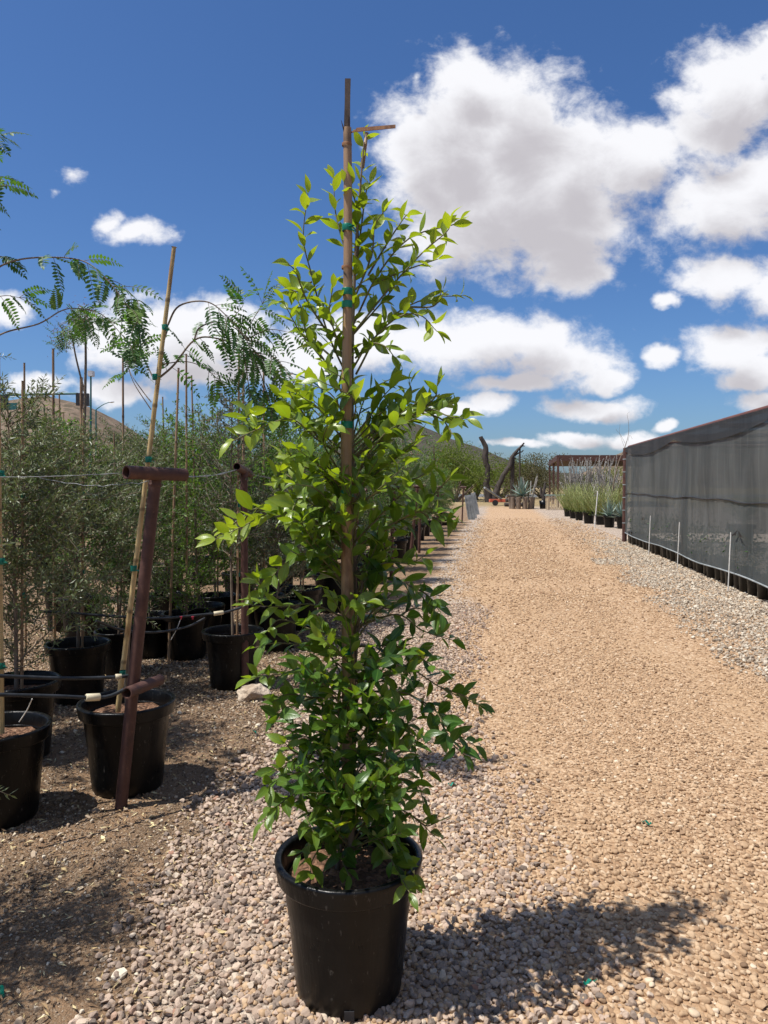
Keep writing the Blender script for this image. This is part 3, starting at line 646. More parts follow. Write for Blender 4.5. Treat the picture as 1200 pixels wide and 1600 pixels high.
BR = [ # polyline pixels, depth offset at tip
 ([(548,600),(512,520),(487,430),(474,372),(481,302)],-.05,1), ([(512,520),(480,470),(462,425),(450,412)],-.12,1), ([(552,430),(534,372),(524,330),(521,278)],.06,1), ([(487,440),(465,455),(446,448)],.04,1),
 ([(553,505),(590,430),(640,372),(705,352),(722,345)],.10,1), ([(553,520),(605,455),(660,395),(698,362),(704,345)],-.06,1), ([(556,585),(602,505),(662,468),(722,462)],.08,1), ([(555,560),(615,500),(655,492),(683,518)],-.10,1),
 ([(552,470),(580,400),(585,355),(600,330)],-.08,1), ([(575,430),(605,380),(628,345),(636,335)],.12,1), ([(556,420),(565,350),(572,300),(578,285)],.0,1), ([(590,440),(640,420),(684,405)],.03,1), ([(640,480),(678,478),(690,455)],.02,1),
 ([(560,380),(556,320),(545,290)],-.05,.9), ([(548,640),(505,560),(470,520),(442,470)],-.10,.8), ([(520,560),(480,520),(470,480),(455,455)],.1,.8), ([(548,600),(530,540),(515,490),(520,450)],-.1,.8), ([(549,580),(575,540),(600,540),(618,560)],-.12,.7),
 ([(549,720),(500,690),(455,655),(400,672),(362,690)],-.18,1), ([(500,690),(470,640),(452,612),(462,592)],-.05,1), ([(547,690),(500,640),(468,620),(448,640)],.10,.8), ([(400,672),(385,655),(392,645)],-.15,1),
 ([(549,700),(600,660),(640,622),(640,596)],-.05,.8), ([(550,720),(620,660),(670,640),(700,628)],.08,.7), ([(620,660),(670,640),(700,650),(730,655)],-.10,.7), ([(660,645),(690,655),(708,680)],-.12,.6), ([(549,690),(585,640),(600,618),(618,600)],.06,.8),
 ([(660,640),(680,620),(683,602)],.0,.6), ([(548,780),(500,740),(465,725),(450,705)],-.12,1), ([(548,790),(480,760),(440,735),(446,715)],.08,1), ([(547,870),(490,812),(430,800),(380,822),(336,843)],-.22,1), ([(430,800),(400,795),(365,818),(352,828)],-.12,1),
 ([(490,812),(450,780),(432,750),(440,735)],-.1,1), ([(548,830),(505,800),(470,778),(455,800)],-.2,.9), ([(548,760),(520,720),(505,690),(512,665)],-.15,.9), ([(550,770),(600,730),(640,700),(650,690)],-.05,.5), ([(550,790),(610,760),(655,745),(668,732)],.1,.5),
 ([(550,860),(610,820),(655,800),(700,806)],-.12,.3), ([(600,830),(660,790),(690,760),(704,745)],-.04,.4), ([(655,800),(690,815),(712,812)],-.1,.3), ([(551,850),(600,800),(625,775),(640,760)],-.15,.3), ([(550,900),(600,880),(640,880),(665,868)],-.1,.3),
 ([(548,920),(500,880),(460,870),(425,900)],-.15,.5), ([(547,970),(490,945),(440,948),(390,945)],-.2,.6), ([(440,948),(415,925),(402,905)],-.16,.6), ([(546,1000),(490,985),(440,968),(418,985)],-.05,.4), ([(546,1030),(490,1010),(430,1005),(398,1012)],-.15,.3),
 ([(545,1060),(480,1050),(425,1055),(392,1060)],-.22,.5), ([(545,1090),(490,1090),(450,1085),(425,1098)],-.15,.3), ([(490,1090),(450,1105),(432,1120)],-.2,.2), ([(556,960),(600,905),(640,915),(680,955)],-.12,.2), ([(556,980),(620,960),(660,985),(706,1000)],-.05,.1),
 ([(640,915),(668,930),(690,960)],-.15,.1), ([(620,965),(650,950),(683,965)],.1,.1), ([(555,1010),(620,1010),(660,1030),(690,1050)],-.15,.1), ([(556,1040),(630,1040),(690,1075),(757,1106)],.05,.15), ([(690,1075),(720,1085),(748,1100)],.0,.1), ([(556,1080),(640,1085),(690,1130),(742,1165)],-.1,.1),
 ([(690,1130),(705,1160),(728,1182)],-.15,.1), ([(640,1085),(680,1110),(700,1150)],-.2,.0), ([(550,1110),(600,1110),(640,1140),(650,1180)],-.1,.0), ([(548,1150),(500,1170),(450,1195),(425,1205)],-.15,.4), ([(548,1180),(490,1200),(440,1215),(418,1230)],-.2,.3),
 ([(547,1200),(500,1225),(440,1250),(412,1285)],-.12,.4), ([(500,1225),(460,1240),(430,1262)],-.2,.3), ([(500,1190),(460,1175),(445,1160)],-.1,.5), ([(550,1200),(590,1180),(640,1190),(668,1205)],.0,.1), ([(550,1230),(600,1215),(650,1225),(662,1255)],.05,.1),
 ([(552,1290),(600,1260),(645,1275),(680,1308)],-.05,.4), ([(645,1275),(665,1290),(683,1285)],-.02,.3), ([(560,1310),(590,1310),(615,1350),(640,1395)],-.22,.4), ([(590,1310),(610,1340),(645,1375)],-.15,.4), ([(560,1300),(600,1290),(630,1330)],-.12,.2),
 ([(545,1300),(520,1300),(490,1340),(485,1365)],-.18,.5), ([(545,1290),(500,1300),(470,1335)],-.12,.3), ([(546,1310),(535,1340),(545,1368)],-.15,.3), ([(546,1250),(510,1262),(480,1275),(490,1300)],-.2,.3)]
lv = Leaves(); wd = Geo()
for (pts, dz, yg) in BR:
    n = len(pts); w = [P(u, v, D0 + .02 + dz * (k / (n - 1)) ** 1.3) for k, (u, v) in enumerate(pts)]
    tipv = pts[-1][1]; low = tipv > 880
    L_ = .072 if tipv < 600 else (.084 if tipv < 1000 else .080)
    twig(lv, wd, w, .0035, .0012, .019, L_, L_ * .455, .8, .55 if not low else .75, yg * .45, min(1, yg * .95), 5, .15)
# fill twigs inside the crown
sil = [(240,8,16),(300,45,22),(350,60,60),(400,70,95),(470,85,120),(550,85,80),(600,85,75),(650,130,130),(700,95,125),(750,95,110),(800,115,120),(850,130,120),(900,105,85),(950,125,110),(1000,120,120),(1060,125,130),(1110,100,140),(1170,100,130),(1220,110,100),(1280,100,95),(1330,70,85)]
sv = [s[0] for s in sil]
for k in range(112):
    v0 = random.choice((random.uniform(420, 1330), random.uniform(620, 1330), random.uniform(640, 900), random.uniform(1020, 1320))); side = random.choice((-1, 1)); ext = np.interp(v0, sv, [s[1] if side < 0 else s[2] for s in sil]) * random.uniform(.35, .9)
    dz = random.uniform(-1, 1) * .24 * min(1, (v0 - 150) / 500); rise = random.uniform(20, 75) * (1 if v0 < 900 else .3) ; a = stem_at(min(1330, v0 + 60)); u0 = 549
    t = P(u0 + side * ext, v0 - rise * .5, D0 + dz); m_ = (a + t) / 2 + rnd3(.02) + (0, 0, .02)
    yg = float(np.interp(v0, [300, 700, 900, 1000, 1300], [.9, .7, .35, .12, .12])); 
    if dz > .08: yg *= .6
    L_ = .070 if v0 < 600 else .080
    twig(lv, wd, [a, m_, t], .003, .001, .023, L_, L_ * .45, .85, .6, yg * .4, yg * .9, 5, .3)
# sprays standing in front of the lower pole
for k in range(26):
    v0 = random.uniform(1110, 1330); a = stem_at(min(1335, v0 + 30)); t = P(random.uniform(495, 610), v0 - random.uniform(5, 40), D0 - random.uniform(.10, .26)); twig(lv, wd, [a, (a + t) / 2 + rnd3(.015), t], .003, .001, .022, .075, .036, .85, .7, .0, .25, 5, .3)
for k in range(20):
    v0 = random.choice((random.uniform(640, 1080), random.uniform(880, 1110))); a = stem_at(v0 + 40); t = P(random.uniform(500, 600), v0 - random.uniform(10, 60), D0 - random.uniform(.06, .2)); twig(lv, wd, [a, (a + t) / 2 + rnd3(.015), t], .003, .001, .026, .075, .036, .85, .7, .1, .6, 5, .4)
# leader leaves
for (a, b_) in ((560, 215), (700, 420)):
    twig(lv, None, [stem_at(a), stem_at((a + b_) / 2), stem_at(b_)], .004, .002, .021, .062, .029, .9, .5, .7, .9)
lv.r = [t if random.random() > .012 else (*t[:12], 3.0) for t in lv.r]   # the odd leaf has turned yellow
g = Geo(); lv.flush(g, 'full', .42, .42); g.build('foliage', M['ficus'], fic); wd.build('twigs', M['twig'], fic)
# the pole: weathered bamboo above, brown wood below, snapped at the top
g = Geo(); top = P(542, 200, D0 - .03); bot = P(543, 1290, D0 - .02)
n = 60; pts = [bot + (top - bot) * t + np.array((.003 * math.sin(9 * t), 0, 0)) for t in np.linspace(0, 1, n)]; rad = np.interp(np.linspace(0, 1, n), [0, .35, .6, .8, 1], [.0195, .018, .0155, .0130, .0118])
tube(g, pts, rad, 14); C = g.c[0]; C[:, 2] = 0
for vv in (222, 430, 620): 
    zz = P(542, vv, D0)[2]; k = np.abs(g.v[0][:, 2] - zz) < .02; C[k, 2] = .6
pole = g.build('support_pole', M['oldbamboo'], fic)
g = Geo(); lathe(g, [(.0142, -.004), (.0148, 0), (.0142, .004)], P(542, 226, D0 - .03), 14); g.build('node_ring', M['wood'], pole, origin=fic['_o']); g = Geo(); lathe(g, [(.0155, -.004), (.0162, 0), (.0155, .004)], P(542, 418, D0 - .035), 14); g.build('node_ring', M['wood'], pole, origin=fic['_o'])
g = Geo(); a = P(542, 212, D0 - .03); b_ = P(543.5, 123, D0 - .03); rt = np.array((CA, SA, 0)); fw = np.array((-SA, CA, 0))
def slat(g, pts, wid, th, side):
    V = []; F = []
    for p_, w_ in zip(pts, wid):
        for sx, sy in ((-1, -1), (1, -1), (1, 1), (-1, 1)): V.append(np.array(p_) + side * sx * w_ / 2 + fw * sy * th / 2)
    for k in range(len(pts) - 1):
        for j in range(4): F.append((k * 4 + j, k * 4 + (j + 1) % 4, k * 4 + 4 + (j + 1) % 4, k * 4 + 4 + j))
    F += [(0, 3, 2, 1), tuple(len(V) - 4 + j for j in range(4))]; g.add(V, F, smooth=False)
slat(g, [a, a + (b_ - a) * .2, a + (b_ - a) * .6, b_], [.019, .0175, .0155, .0165], .004, rt)
slat(g, [P(539, 208, D0 - .035), P(533, 188, D0 - .04)], [.006, .001], .002, rt)
slat(g, [P(540.5, 196, D0 - .036), P(540, 168, D0 - .036)], [.006, .001], .002, rt)
M['darkslat'] = simple('dark_split_bamboo', (.045, .030, .022), (.09, .06, .042), .6, 20, .3)
g.build('split_tip', M['darkslat'], pole, origin=fic['_o'])
g = Geo(); slat(g, [P(546, 208, D0 - .03), P(556, 204, D0 - .04), P(557, 203, D0 - .04), P(618, 197.5, D0 - .06)], [.002, .006, .011, .009], .003, np.array((0, 0, 1.)))
g.build('bent_splinter', M['wood'], pole, origin=fic['_o'])
stake(fic, P(566, 262, D0 + .02), P(573, 208, D0 + .02), .0065, 'oldbamboo', .3, 'second_stake')
for v_ in (356, 456, 476, 664, 771, 1016):
    r_ = float(np.interp(v_, [200, 500, 800, 1290], [.0120, .0148, .0175, .0190])); tie(fic, P(542.3, v_, D0 - .035), r_, pole, tail=v_ in (356, 771), h=.010)

# ------------------------------------------------------------------ pinnate-leaved trees
def pinnate(lv, wd, p, d, L_, npair, ll, droop=.5, tint=None, age=0.0):
    d = nrm(d); side = nrm(np.cross(d, (0, 0, 1.)) + rnd3(.15)); roll = random.uniform(-1.0, 1.0); n0 = nrm(np.cross(side, d)); side = side * math.cos(roll) + n0 * math.sin(roll)
    pts = []; q = np.array(p, float); dd = d.copy(); k = npair + 2; tt = random.random() if tint is None else tint
    for i in range(k + 1): pts.append(q.copy()); dd = nrm(dd + np.array((0, 0, -droop / k))); q = q + dd * L_ / k
    tube(wd, pts, [.0013, .0007], 4, cap=False)
    for i in range(2, k + 1):
        T = nrm(pts[i] - pts[i - 1]); N_ = nrm(np.cross(side, T))
        s_ = ll * math.sin(math.pi * (.18 + .75 * i / (k + 1))) * random.uniform(.85, 1.1)
        for sg in (-1, 1): lv.add(pts[i], nrm(side * sg * .95 + T * .35 + N_ * random.uniform(-.25, .1)), nrm(N_ + rnd3(.15)), s_, s_ * .42, min(1, max(0, tt + random.uniform(-.15, .15))), age)
    lv.add(pts[-1], T, N_, ll * .7, ll * .3, tt, age)

def locust_branch(lv, wd, pts, r0, r1, leaf_from=.35, gap=.05, L_=.16, npair=8, ll=.030, droop=.7, down=-.2):
    c = catmull(pts, 7); tube(wd, c, [r0, r1], 6, cap=False); n = len(c)
    seg = np.concatenate([[0], np.cumsum(np.linalg.norm(np.diff(c, axis=0), axis=1))]); s = seg[-1] * leaf_from; ph = random.random() * 6
    while s < seg[-1]:
        k = min(np.searchsorted(seg, s), n - 1); k = max(1, k); T = nrm(c[k] - c[k - 1]); a = nrm(np.cross(T, (0, 0, 1.))); b_ = np.cross(a, T)
        d = T * .5 + a * math.cos(ph) * .9 + b_ * math.sin(ph) * .8 + np.array((0, 0, down)); pinnate(lv, wd, c[k], d, L_ * random.uniform(.7, 1.2), npair + random.randint(-2, 2), ll, droop, age=.6 if random.random() < .06 else 0); ph += 2.4; s += gap * random.uniform(.6, 1.4)
    for q in range(3): pinnate(lv, wd, c[-1], T + rnd3(.5), L_, npair, ll, droop)

# middle one: leaning stake, pot behind the first rusty post
D2 = 3.75; b2 = G(200, 1228); 
t2 = thing('potted_locust', 'thin tree with fern-like leaves on a leaning tan stake, potted behind the front rusty post', 'potted tree', tuple(b2), 'fern-leaved trees in black pots')
make_pot(t2, b2, 1.07, 56, soilz=.35)
st = stake(t2, P(184, 1112, 3.66), P(272, 386, 3.62), .0135, 'bamboo', .24, taper=.72)
for u, v in ((243, 589), (258, 512), (232, 718), (209, 888), (192, 1052)): tie(t2, P(u, v, 3.63), .014, st)
wd, lv = Geo(), Leaves()
tube(wd, catmull([b2 + (0, 0, .32), P(200, 1000, 3.7), P(222, 800, 3.68), P(240, 660, 3.66), P(246, 588, 3.65), P(252, 545, 3.65), P(262, 512, 3.65)], 6), [.012, .010, .008, .006], 8)
LB = [([(247,592),(272,570),(303,532),(335,528),(380,545),(405,580),(425,640)], .006, .12, .05), ([(303,532),(312,512),(340,503),(370,515),(395,545)], .0045, .05, .3), ([(260,512),(280,478),(325,472),(360,500),(385,530)], .005, -.05, .5),
      ([(240,592),(225,560),(212,530),(200,505)], .0035, .1, .5), ([(236,628),(222,610),(205,585),(200,568)], .003, .15, .8), ([(236,640),(210,600),(198,568)], .003, 0, .85), ([(247,570),(290,565),(320,575),(338,590)], .003, .1, .7),
      ([(385,530),(420,515),(455,520)], .003, .05, .2), ([(380,530),(395,500),(410,475)], .003, .1, .3), ([(390,550),(430,560),(460,600)], .003, -.1, .2), ([(380,545),(388,600),(392,655)], .003, .1, .25), ([(360,500),(378,480),(380,470)], .002, 0, .3), ([(395,545),(425,580),(440,640)], .003, .15, .2)]
for pts, r_, dz, lf in LB:
    n = len(pts); locust_branch(lv, wd, [P(u, v, 3.65 + dz * k / (n - 1)) for k, (u, v) in enumerate(pts)], r_, r_ * .35, lf, .027, .16, 8, .036, .8)
wd.build('branches', M['bark'], t2); g = Geo(); lv.flush(g, 'simple', .2, .15); g.build('foliage', M['locust'], t2)

# left one: pot cut by the frame edge, branches arching in from the left
D1 = 3.38; b1 = P(-12, 756, D1); b1[2] = 0
t1 = thing('potted_locust', 'tree with fern-like leaves arching in from the left edge, black pot cut by the frame', 'potted tree', tuple(b1), 'fern-leaved trees in black pots')
make_pot(t1, b1, 1.04, 56, soilz=.35)
st = stake(t1, P(2, 1146, 3.3), P(-4, 560, 3.3), .014, 'bamboo', .3)
for u, v in ((1, 740), (2, 877), (2, 1040)): tie(t1, P(u, v, 3.3), .0145, st)
wd, lv = Geo(), Leaves()
tube(wd, catmull([b1 + (0, 0, .3), P(-18, 900, D1), P(-22, 700, D1), P(-40, 560, D1), P(-60, 440, D1)], 6), [.013, .010, .008, .006], 8)
for pts, r_, dz, lf in [([(-60,470),(-20,430),(20,408),(75,402),(130,408),(165,435),(200,478),(215,500)], .0045, -.1, .42), ([(-40,560),(0,523),(60,506),(95,486),(120,482),(160,492),(205,540)], .0042, .1, .52),
      ([(-60,440),(-50,330),(-30,250),(-8,215)], .004, 0, .4), ([(-50,330),(-25,290),(-5,272),(2,290)], .003, -.1, .3), ([(-45,420),(-30,395),(-5,400)], .003, 0, .3), ([(-45,500),(-20,470),(8,462),(30,465)], .003, .1, .5),
      ([(165,435),(190,445),(215,470)], .002, 0, .1), ([(-60,440),(-150,350),(-230,340)], .004, 0, .2), ([(-60,440),(-120,300),(-140,180)], .004, .3, .2), ([(-60,470),(-160,470),(-260,520)], .004, .1, .2), ([(-60,440),(-90,330),(-80,200)], .004, -.2, .2)]:
    n = len(pts); locust_branch(lv, wd, [P(u, v, 3.35 + dz * k / (n - 1)) for k, (u, v) in enumerate(pts)], r_, r_ * .35, lf, .032 if pts[-1][0] > 100 else .05, .14, 8, .035, .8)
wd.build('branches', M['bark'], t1); g = Geo(); lv.flush(g, 'simple', .2, .15); g.build('foliage', M['locust'], t1)

# ------------------------------------------------------------------ olives and other potted shrubs
def bush(root, H, Rr, nb, L_, W_, gap, mat, z0=.45, kind='diamond', stiff=.5, wood='bark', trunk_r=.012, up=.5, c=(0, 0), sub=3, shape=1.0, age=0.0):
    """foliage on whips leaving a stem; heights above ground"""
    wd, lv = Geo(), Leaves(); o = np.array((root['_o'][0] + c[0], root['_o'][1] + c[1], 0.))
    top = o + (random.uniform(-.06, .06), random.uniform(-.06, .06), H * .93); mid_ = o + (random.uniform(-.04, .04), random.uniform(-.04, .04), H * .5)
    cc = catmull([o + (0, 0, .3), mid_, top], 8); tube(wd, cc, [trunk_r, trunk_r * .25], 6, cap=False)
    for i in range(nb):
        f = random.uniform(0, 1) ** .9; z = z0 + (H * .92 - z0) * f; k = min(int(z / (H * .93) * (len(cc) - 1)), len(cc) - 1); p = cc[k] * 1.0; p[2] = z
        a = random.uniform(0, 6.283); rr = Rr * (.55 + .55 * math.sin(math.pi * min(1, .15 + f * .80) ** shape)) * random.uniform(.55, 1.15) * (1 - .35 * f)
        d = np.array((math.cos(a), math.sin(a), 0)); e = p + d * rr + (0, 0, rr * random.uniform(.2, 1.2) * stiff * 2); m_ = (p + e) / 2 + (0, 0, -.02) + rnd3(.02)
        twig(lv, wd, [p, m_, e], .0035, .0012, gap, L_, W_, .9, up, age, age + .3, 4, .15, .5, n=4)
        for q in range(sub):
            t = random.uniform(.25, .95); s = p * (1 - t) + e * t; e2 = s + nrm(d * .6 + rnd3(.6) + (0, 0, .45)) * rr * random.uniform(.25, .6); twig(lv, wd, [s, (s + e2) / 2 + rnd3(.012), e2], .002, .001, gap, L_, W_, .9, up, age, age + .35, 3, .05, .5, n=3)
    wd.build('branches', M[wood], root); g = Geo(); lv.flush(g, kind); g.build('foliage', M[mat], root)

OLG = 'potted olive trees at the left'
ol = []
for k, (u, v, d, H, Rr, lab, s) in enumerate([(20, 1100, 4.15, 2.08, .55, 'grey green olive bush in the pot just behind the left edge pot', 1.05), (-70, 1000, 5.0, 2.4, .6, 'tall olive bush at the left edge, behind the first olive', 1.0),
                                (118, 1000, 5.25, 1.92, .60, 'olive bush standing between the left edge olives and the leaning stake', 1.0)]):
    b_ = P(u, 756, d); b_[2] = 0; r_ = thing('potted_olive', lab, 'potted tree', tuple(b_), OLG); make_pot(r_, b_, s, 40)
    st = stake(r_, b_ + (.03, 0, .3), b_ + (.05, .03, H + [.0, .25, .12][k]), .009, 'oldbamboo')
    for zz in (.9, 1.45): tie(r_, b_ + (.035 + .01 * zz, .015, zz), .011, st)
    bush(r_, H, Rr, 105, .050, .0125, .0115, 'olive', z0=.42, kind='diamond', up=.35, trunk_r=.013, sub=4, age=.05); ol.append(r_)
r_ = dup(ol[1], tuple(P(-190, 756, 4.1) * (1, 1, 0)), 1.9, 1.0, 'olive bush beyond the left edge, its twigs entering the frame', OLG)
# one more fern-leaved tree beside the camera, out of frame, whose shade falls on the dirt
bs = P(-330, 756, 2.25); bs[2] = 0
dup(ol[2], tuple(bs), .7, .88, 'olive bush beyond the left edge whose shade falls on the dirt', OLG)

kinds = {}
def proto(key, mat, H, Rr, nb, L_, W_, gap, z0=.5, stakeH=None, up=.5, sub=2, shape=1.0, age=0.0, wood='bark', loc=(0, -400, 0), stk='oldbamboo'):
    r_ = thing('potted_shrub', 'x', 'potted tree', loc); make_pot(r_, np.array(loc, float), 1.0, 32)
    if stakeH:
        s_ = stake(r_, np.array(loc) + (.03, 0, .3), np.array(loc) + (.06, .02, stakeH), .0095, stk)
        for zz in (.8, 1.3, 1.75): tie(r_, np.array(loc) + (.03 + .015 * zz, .01, zz), .0115, s_)
    bush(r_, H, Rr, nb, L_, W_, gap, mat, z0=z0, up=up, sub=sub, shape=shape, age=age, wood=wood, trunk_r=.012); kinds[key] = r_
proto('broad', 'bright', 2.15, .48, 100, .048, .023, .019, .45, 2.3, sub=4)
proto('broad2', 'bright', 2.3, .55, 92, .042, .020, .020, .55, 2.5, sub=4, age=.1)
proto('dark', 'darkleaf', 2.05, .52, 110, .044, .021, .018, .42, 2.25, sub=4)
proto('oliveb', 'olive', 2.2, .52, 100, .050, .014, .016, .42, None, up=.3, sub=4)
proto('grey', 'grayleaf', 1.45, .48, 95, .032, .015, .016, .42, None, sub=4)
proto('low', 'bright', .85, .30, 44, .036, .017, .020, .40, None, sub=3)
proto('narrow', 'grayleaf', 2.3, .34, 80, .032, .013, .016, .75, 2.45, sub=4)
used = {}
desc = {'broad': 'green leafy potted tree with a bamboo stake', 'broad2': 'tall airy green potted tree', 'dark': 'dark green dense potted tree', 'oliveb': 'olive green fine-leaved potted tree', 'grey': 'grey green rounded shrub', 'low': 'low bright green shrub in a black pot', 'narrow': 'slender grey green tree on a stake'}
def put(key, X, Y, rz=None, s=1.0, label=None, group=None, sz=None):
    src = kinds[key]; rz = random.uniform(0, 6.28) if rz is None else rz; s *= random.uniform(.94, 1.06)
    if key not in used: used[key] = True; r_ = src; r_.location = (X, Y, 0); r_.rotation_euler = (0, 0, rz); r_.scale = (s,) * 3
    else: r_ = dup(src, (X, Y, 0), rz, s)
    r_['label'] = label or desc[key]; 
    if group: r_['group'] = group
    return r_
def XY(u, d): p = P(u, 756, d); return p[0], p[1]
# nearest rows, told apart
put('narrow', *XY(362, 5.62), .4, 1.0, 'slender grey green tree on a tan stake in the pot behind the second rusty post', None)
put('low', *XY(290, 6.55), .0, 1.0, 'bright low shrub in the black pot with a white drip tube', None)
put('dark', *XY(182, 6.0), 2.0, .88, 'dark green tree whose pot stands left of the leaning stake', None)
put('broad', *XY(335, 7.6), 1.0, .98, 'green tree standing behind the bright low shrub', None)
put('grey', *XY(430, 6.9), 1.0, 1.0, 'grey green round shrub right of the second rusty post', None)
put('broad2', *XY(262, 7.7), 2.4, .93, 'airy green tree seen right of the leaning stake', None)
put('dark', *XY(430, 8.2), .5, .97, 'dark tree behind the grey green round shrub', None)
put('grey', *XY(520, 8.9), 2.2, 1.1, 'grey green shrub seen through the big plant', None)
put('broad2', *XY(312, 6.9), 3.3, 1.04, 'airy green tree between the leaning stake and the second rusty post')
put('broad', *XY(408, 7.4), 5.3, 1.10, 'fresh green tree just left of the big plant')
put('broad2', *XY(468, 7.9), .3, 1.05, 'airy green tree half hidden by the left side of the big plant')
put('oliveb', *XY(232, 6.6), 1.3, .86, 'olive green tree right behind the leaning stake')
def rows():
    n = 0
    for (X, y0, y1, stp, keys) in ((-1.95, 10.0, 31, 1.45, ['dark', 'broad', 'dark', 'oliveb', 'broad']), (-3.05, 8.9, 31, 1.55, ['oliveb', 'broad2', 'dark', 'broad', 'dark']), (-4.3, 7.4, 30, 1.7, ['broad', 'oliveb', 'broad2', 'dark']),
                                    (-5.6, 8.8, 30, 2.0, ['broad2', 'oliveb', 'broad']), (-7.0, 10.8, 30, 2.4, ['oliveb', 'broad', 'broad2']), (-8.6, 13.4, 31, 3.0, ['broad', 'oliveb'])):
        y = y0; k = 0
        rowname = {-1.95: 'in the row along the driveway', -3.05: 'in the second row from the driveway', -4.3: 'in the third row from the driveway', -5.6: 'in the fourth row from the driveway', -7.0: 'in the fifth row from the driveway', -8.6: 'in the hindmost row'}[X]
        while y < y1:
            key = keys[k % len(keys)]; s = random.uniform(.98, 1.12) if y < 20 else random.uniform(.90, 1.02)
            put(key, X + random.uniform(-.12, .12), y + random.uniform(-.2, .2), None, s, desc[key] + ' ' + rowname, desc[key] + ' ' + rowname); k += 1; n += 1; y += stp * (1 if y < 20 else 1.25)
    return n
rows()
# bare stakes standing above the foliage
def bare_stake(u, v0, v1, d, lab, r=.012, u1=None):
    t = P(u, v0, d); b_ = P(u if u1 is None else u1, v1, d); b_[2] = 0.0; r0 = thing('garden_stake', lab, 'stake', tuple(b_), 'stakes standing among the potted trees'); stake(r0, b_, t, r, 'oldbamboo', .5, 'cane')
bare_stake(192, 558, 900, 6.8, 'dark cane rising against the sky left of the leaning stake')
bare_stake(291, 553, 900, 6.6, 'thin brown cane right of the leaning stake, taller of the pair', .011)
bare_stake(279, 575, 900, 6.4, 'pale cane right of the leaning stake, shorter of the pair', .012, 262)
bare_stake(83, 545, 900, 6.2, 'cane rising above the olive bushes at left', .013)
bare_stake(38, 567, 900, 6.6, 'short pale cane above the olive at the far left', .011)
bare_stake(127, 590, 900, 6.0, 'thick tan cane in front of the traffic signal', .016)
bare_stake(380, 575, 900, 6.6, 'tan cane behind the second rusty post', .014)
bare_stake(412, 580, 900, 7.2, 'brown cane left of the big plant', .012)
# a feathery topped tree far in the left rows
pt = P(125, 756, 7.4); pt[2] = 0; tt = thing('potted_mimosa', 'slim tree with a drooping bronze-green tuft high above the olives', 'potted tree', tuple(pt)); make_pot(tt, pt, 1.0, 24)
wd, lv = Geo(), Leaves(); tube(wd, catmull([pt + (0, 0, .3), P(133, 620, 7.4), P(134, 560, 7.4), P(133, 500, 7.4)], 6), [.014, .010], 6); tube(wd, catmull([P(134, 620, 7.4), P(119, 560, 7.4), P(112, 520, 7.3)], 6), [.010, .006], 6)
for k in range(70):
    p_ = P(random.gauss(125, 16), random.uniform(488, 520), 7.4 + random.uniform(-.25, .25)); pinnate(lv, wd, p_, rnd3(.6) + (0, 0, -.3), .16, 6, .04, 1.0, age=.5 if random.random() < .3 else 0)
for k in range(22):
    p_ = P(random.gauss(95, 10), random.uniform(515, 545), 7.3 + random.uniform(-.1, .2)); pinnate(lv, wd, p_, rnd3(.6), .13, 5, .03, .6)
for k in range(40):
    a_ = P(134, 505, 7.4); e_ = P(random.gauss(125, 20), random.uniform(490, 515), 7.4 + random.uniform(-.2, .2)); tube(wd, [a_, (a_ + e_) / 2 + (0, 0, .05), e_], [.004, .001], 4, cap=False)
wd.build('branches', M['bark'], tt); g = Geo(); lv.flush(g, 'diamond'); g.build('foliage', M['redleaf'] if False else M['locust'], tt)
g = Geo(); lv = Leaves()
for k in range(380):
    p_ = P(random.choice((random.gauss(128, 16), random.gauss(92, 9))), 0, 7.4); p_[2] = P(0, random.gauss(488, 7) if p_[0] > P(108, 0, 7.4)[0] else random.gauss(527, 9), 7.4)[2]; lv.add(p_ + rnd3(.04), rnd3(1), rnd3(1), .03, .008)
lv.flush(g, 'diamond'); tag(g.build('bronze_leaflets', M['redleaf'], tt), kind='stuff')

# ------------------------------------------------------------------ rusty pipe posts, wires, irrigation
def tpost(name, base, top, bar_a, bar_b, low_a, low_b, lab, r=.028):
    o = thing(name, lab, 'post', tuple(base), 'rusty T-shaped pipe posts'); g = Geo(); tube(g, [base - (0, 0, .05), (base + top) / 2, top], r, 20); g.build('upright', M['rust'], o)
    if bar_a is not None: g = Geo(); hollow(g, bar_a, bar_b, r * 1.08, r * .88); g.build('top_bar', M['rust'], o)
    if bar_a is not None: g = Geo(); T_ = nrm(top - base); c0_ = top - T_ * r * .9; tube(g, [c0_ - T_ * .012, c0_ - T_ * .003, c0_ + T_ * .004], [r * 1.02, r * 1.16, r * 1.02], 16, cap=False); g.build('weld_bead', M['rust'], o)
    if low_a is not None: g = Geo(); hollow(g, low_a, low_b, r * .95, r * .75); g.build('lower_bar', M['rust'], o)
    return o
tp1 = tpost('pipe_post', G(187, 1262), P(243, 748, 3.52), P(197, 738, 3.36), P(289, 742, 3.62), P(198, 1083, 3.36), P(250, 1062, 3.63), 'front rusty pipe post leaning right, with two crossbars, before a black pot')
tp2 = tpost('pipe_post', G(383, 1080), P(381, 738, 5.45), P(370, 729, 5.2), P(391, 741, 5.75), None, None, 'second rusty pipe post, short hooked crossbar, in front of the slender tree', .026)
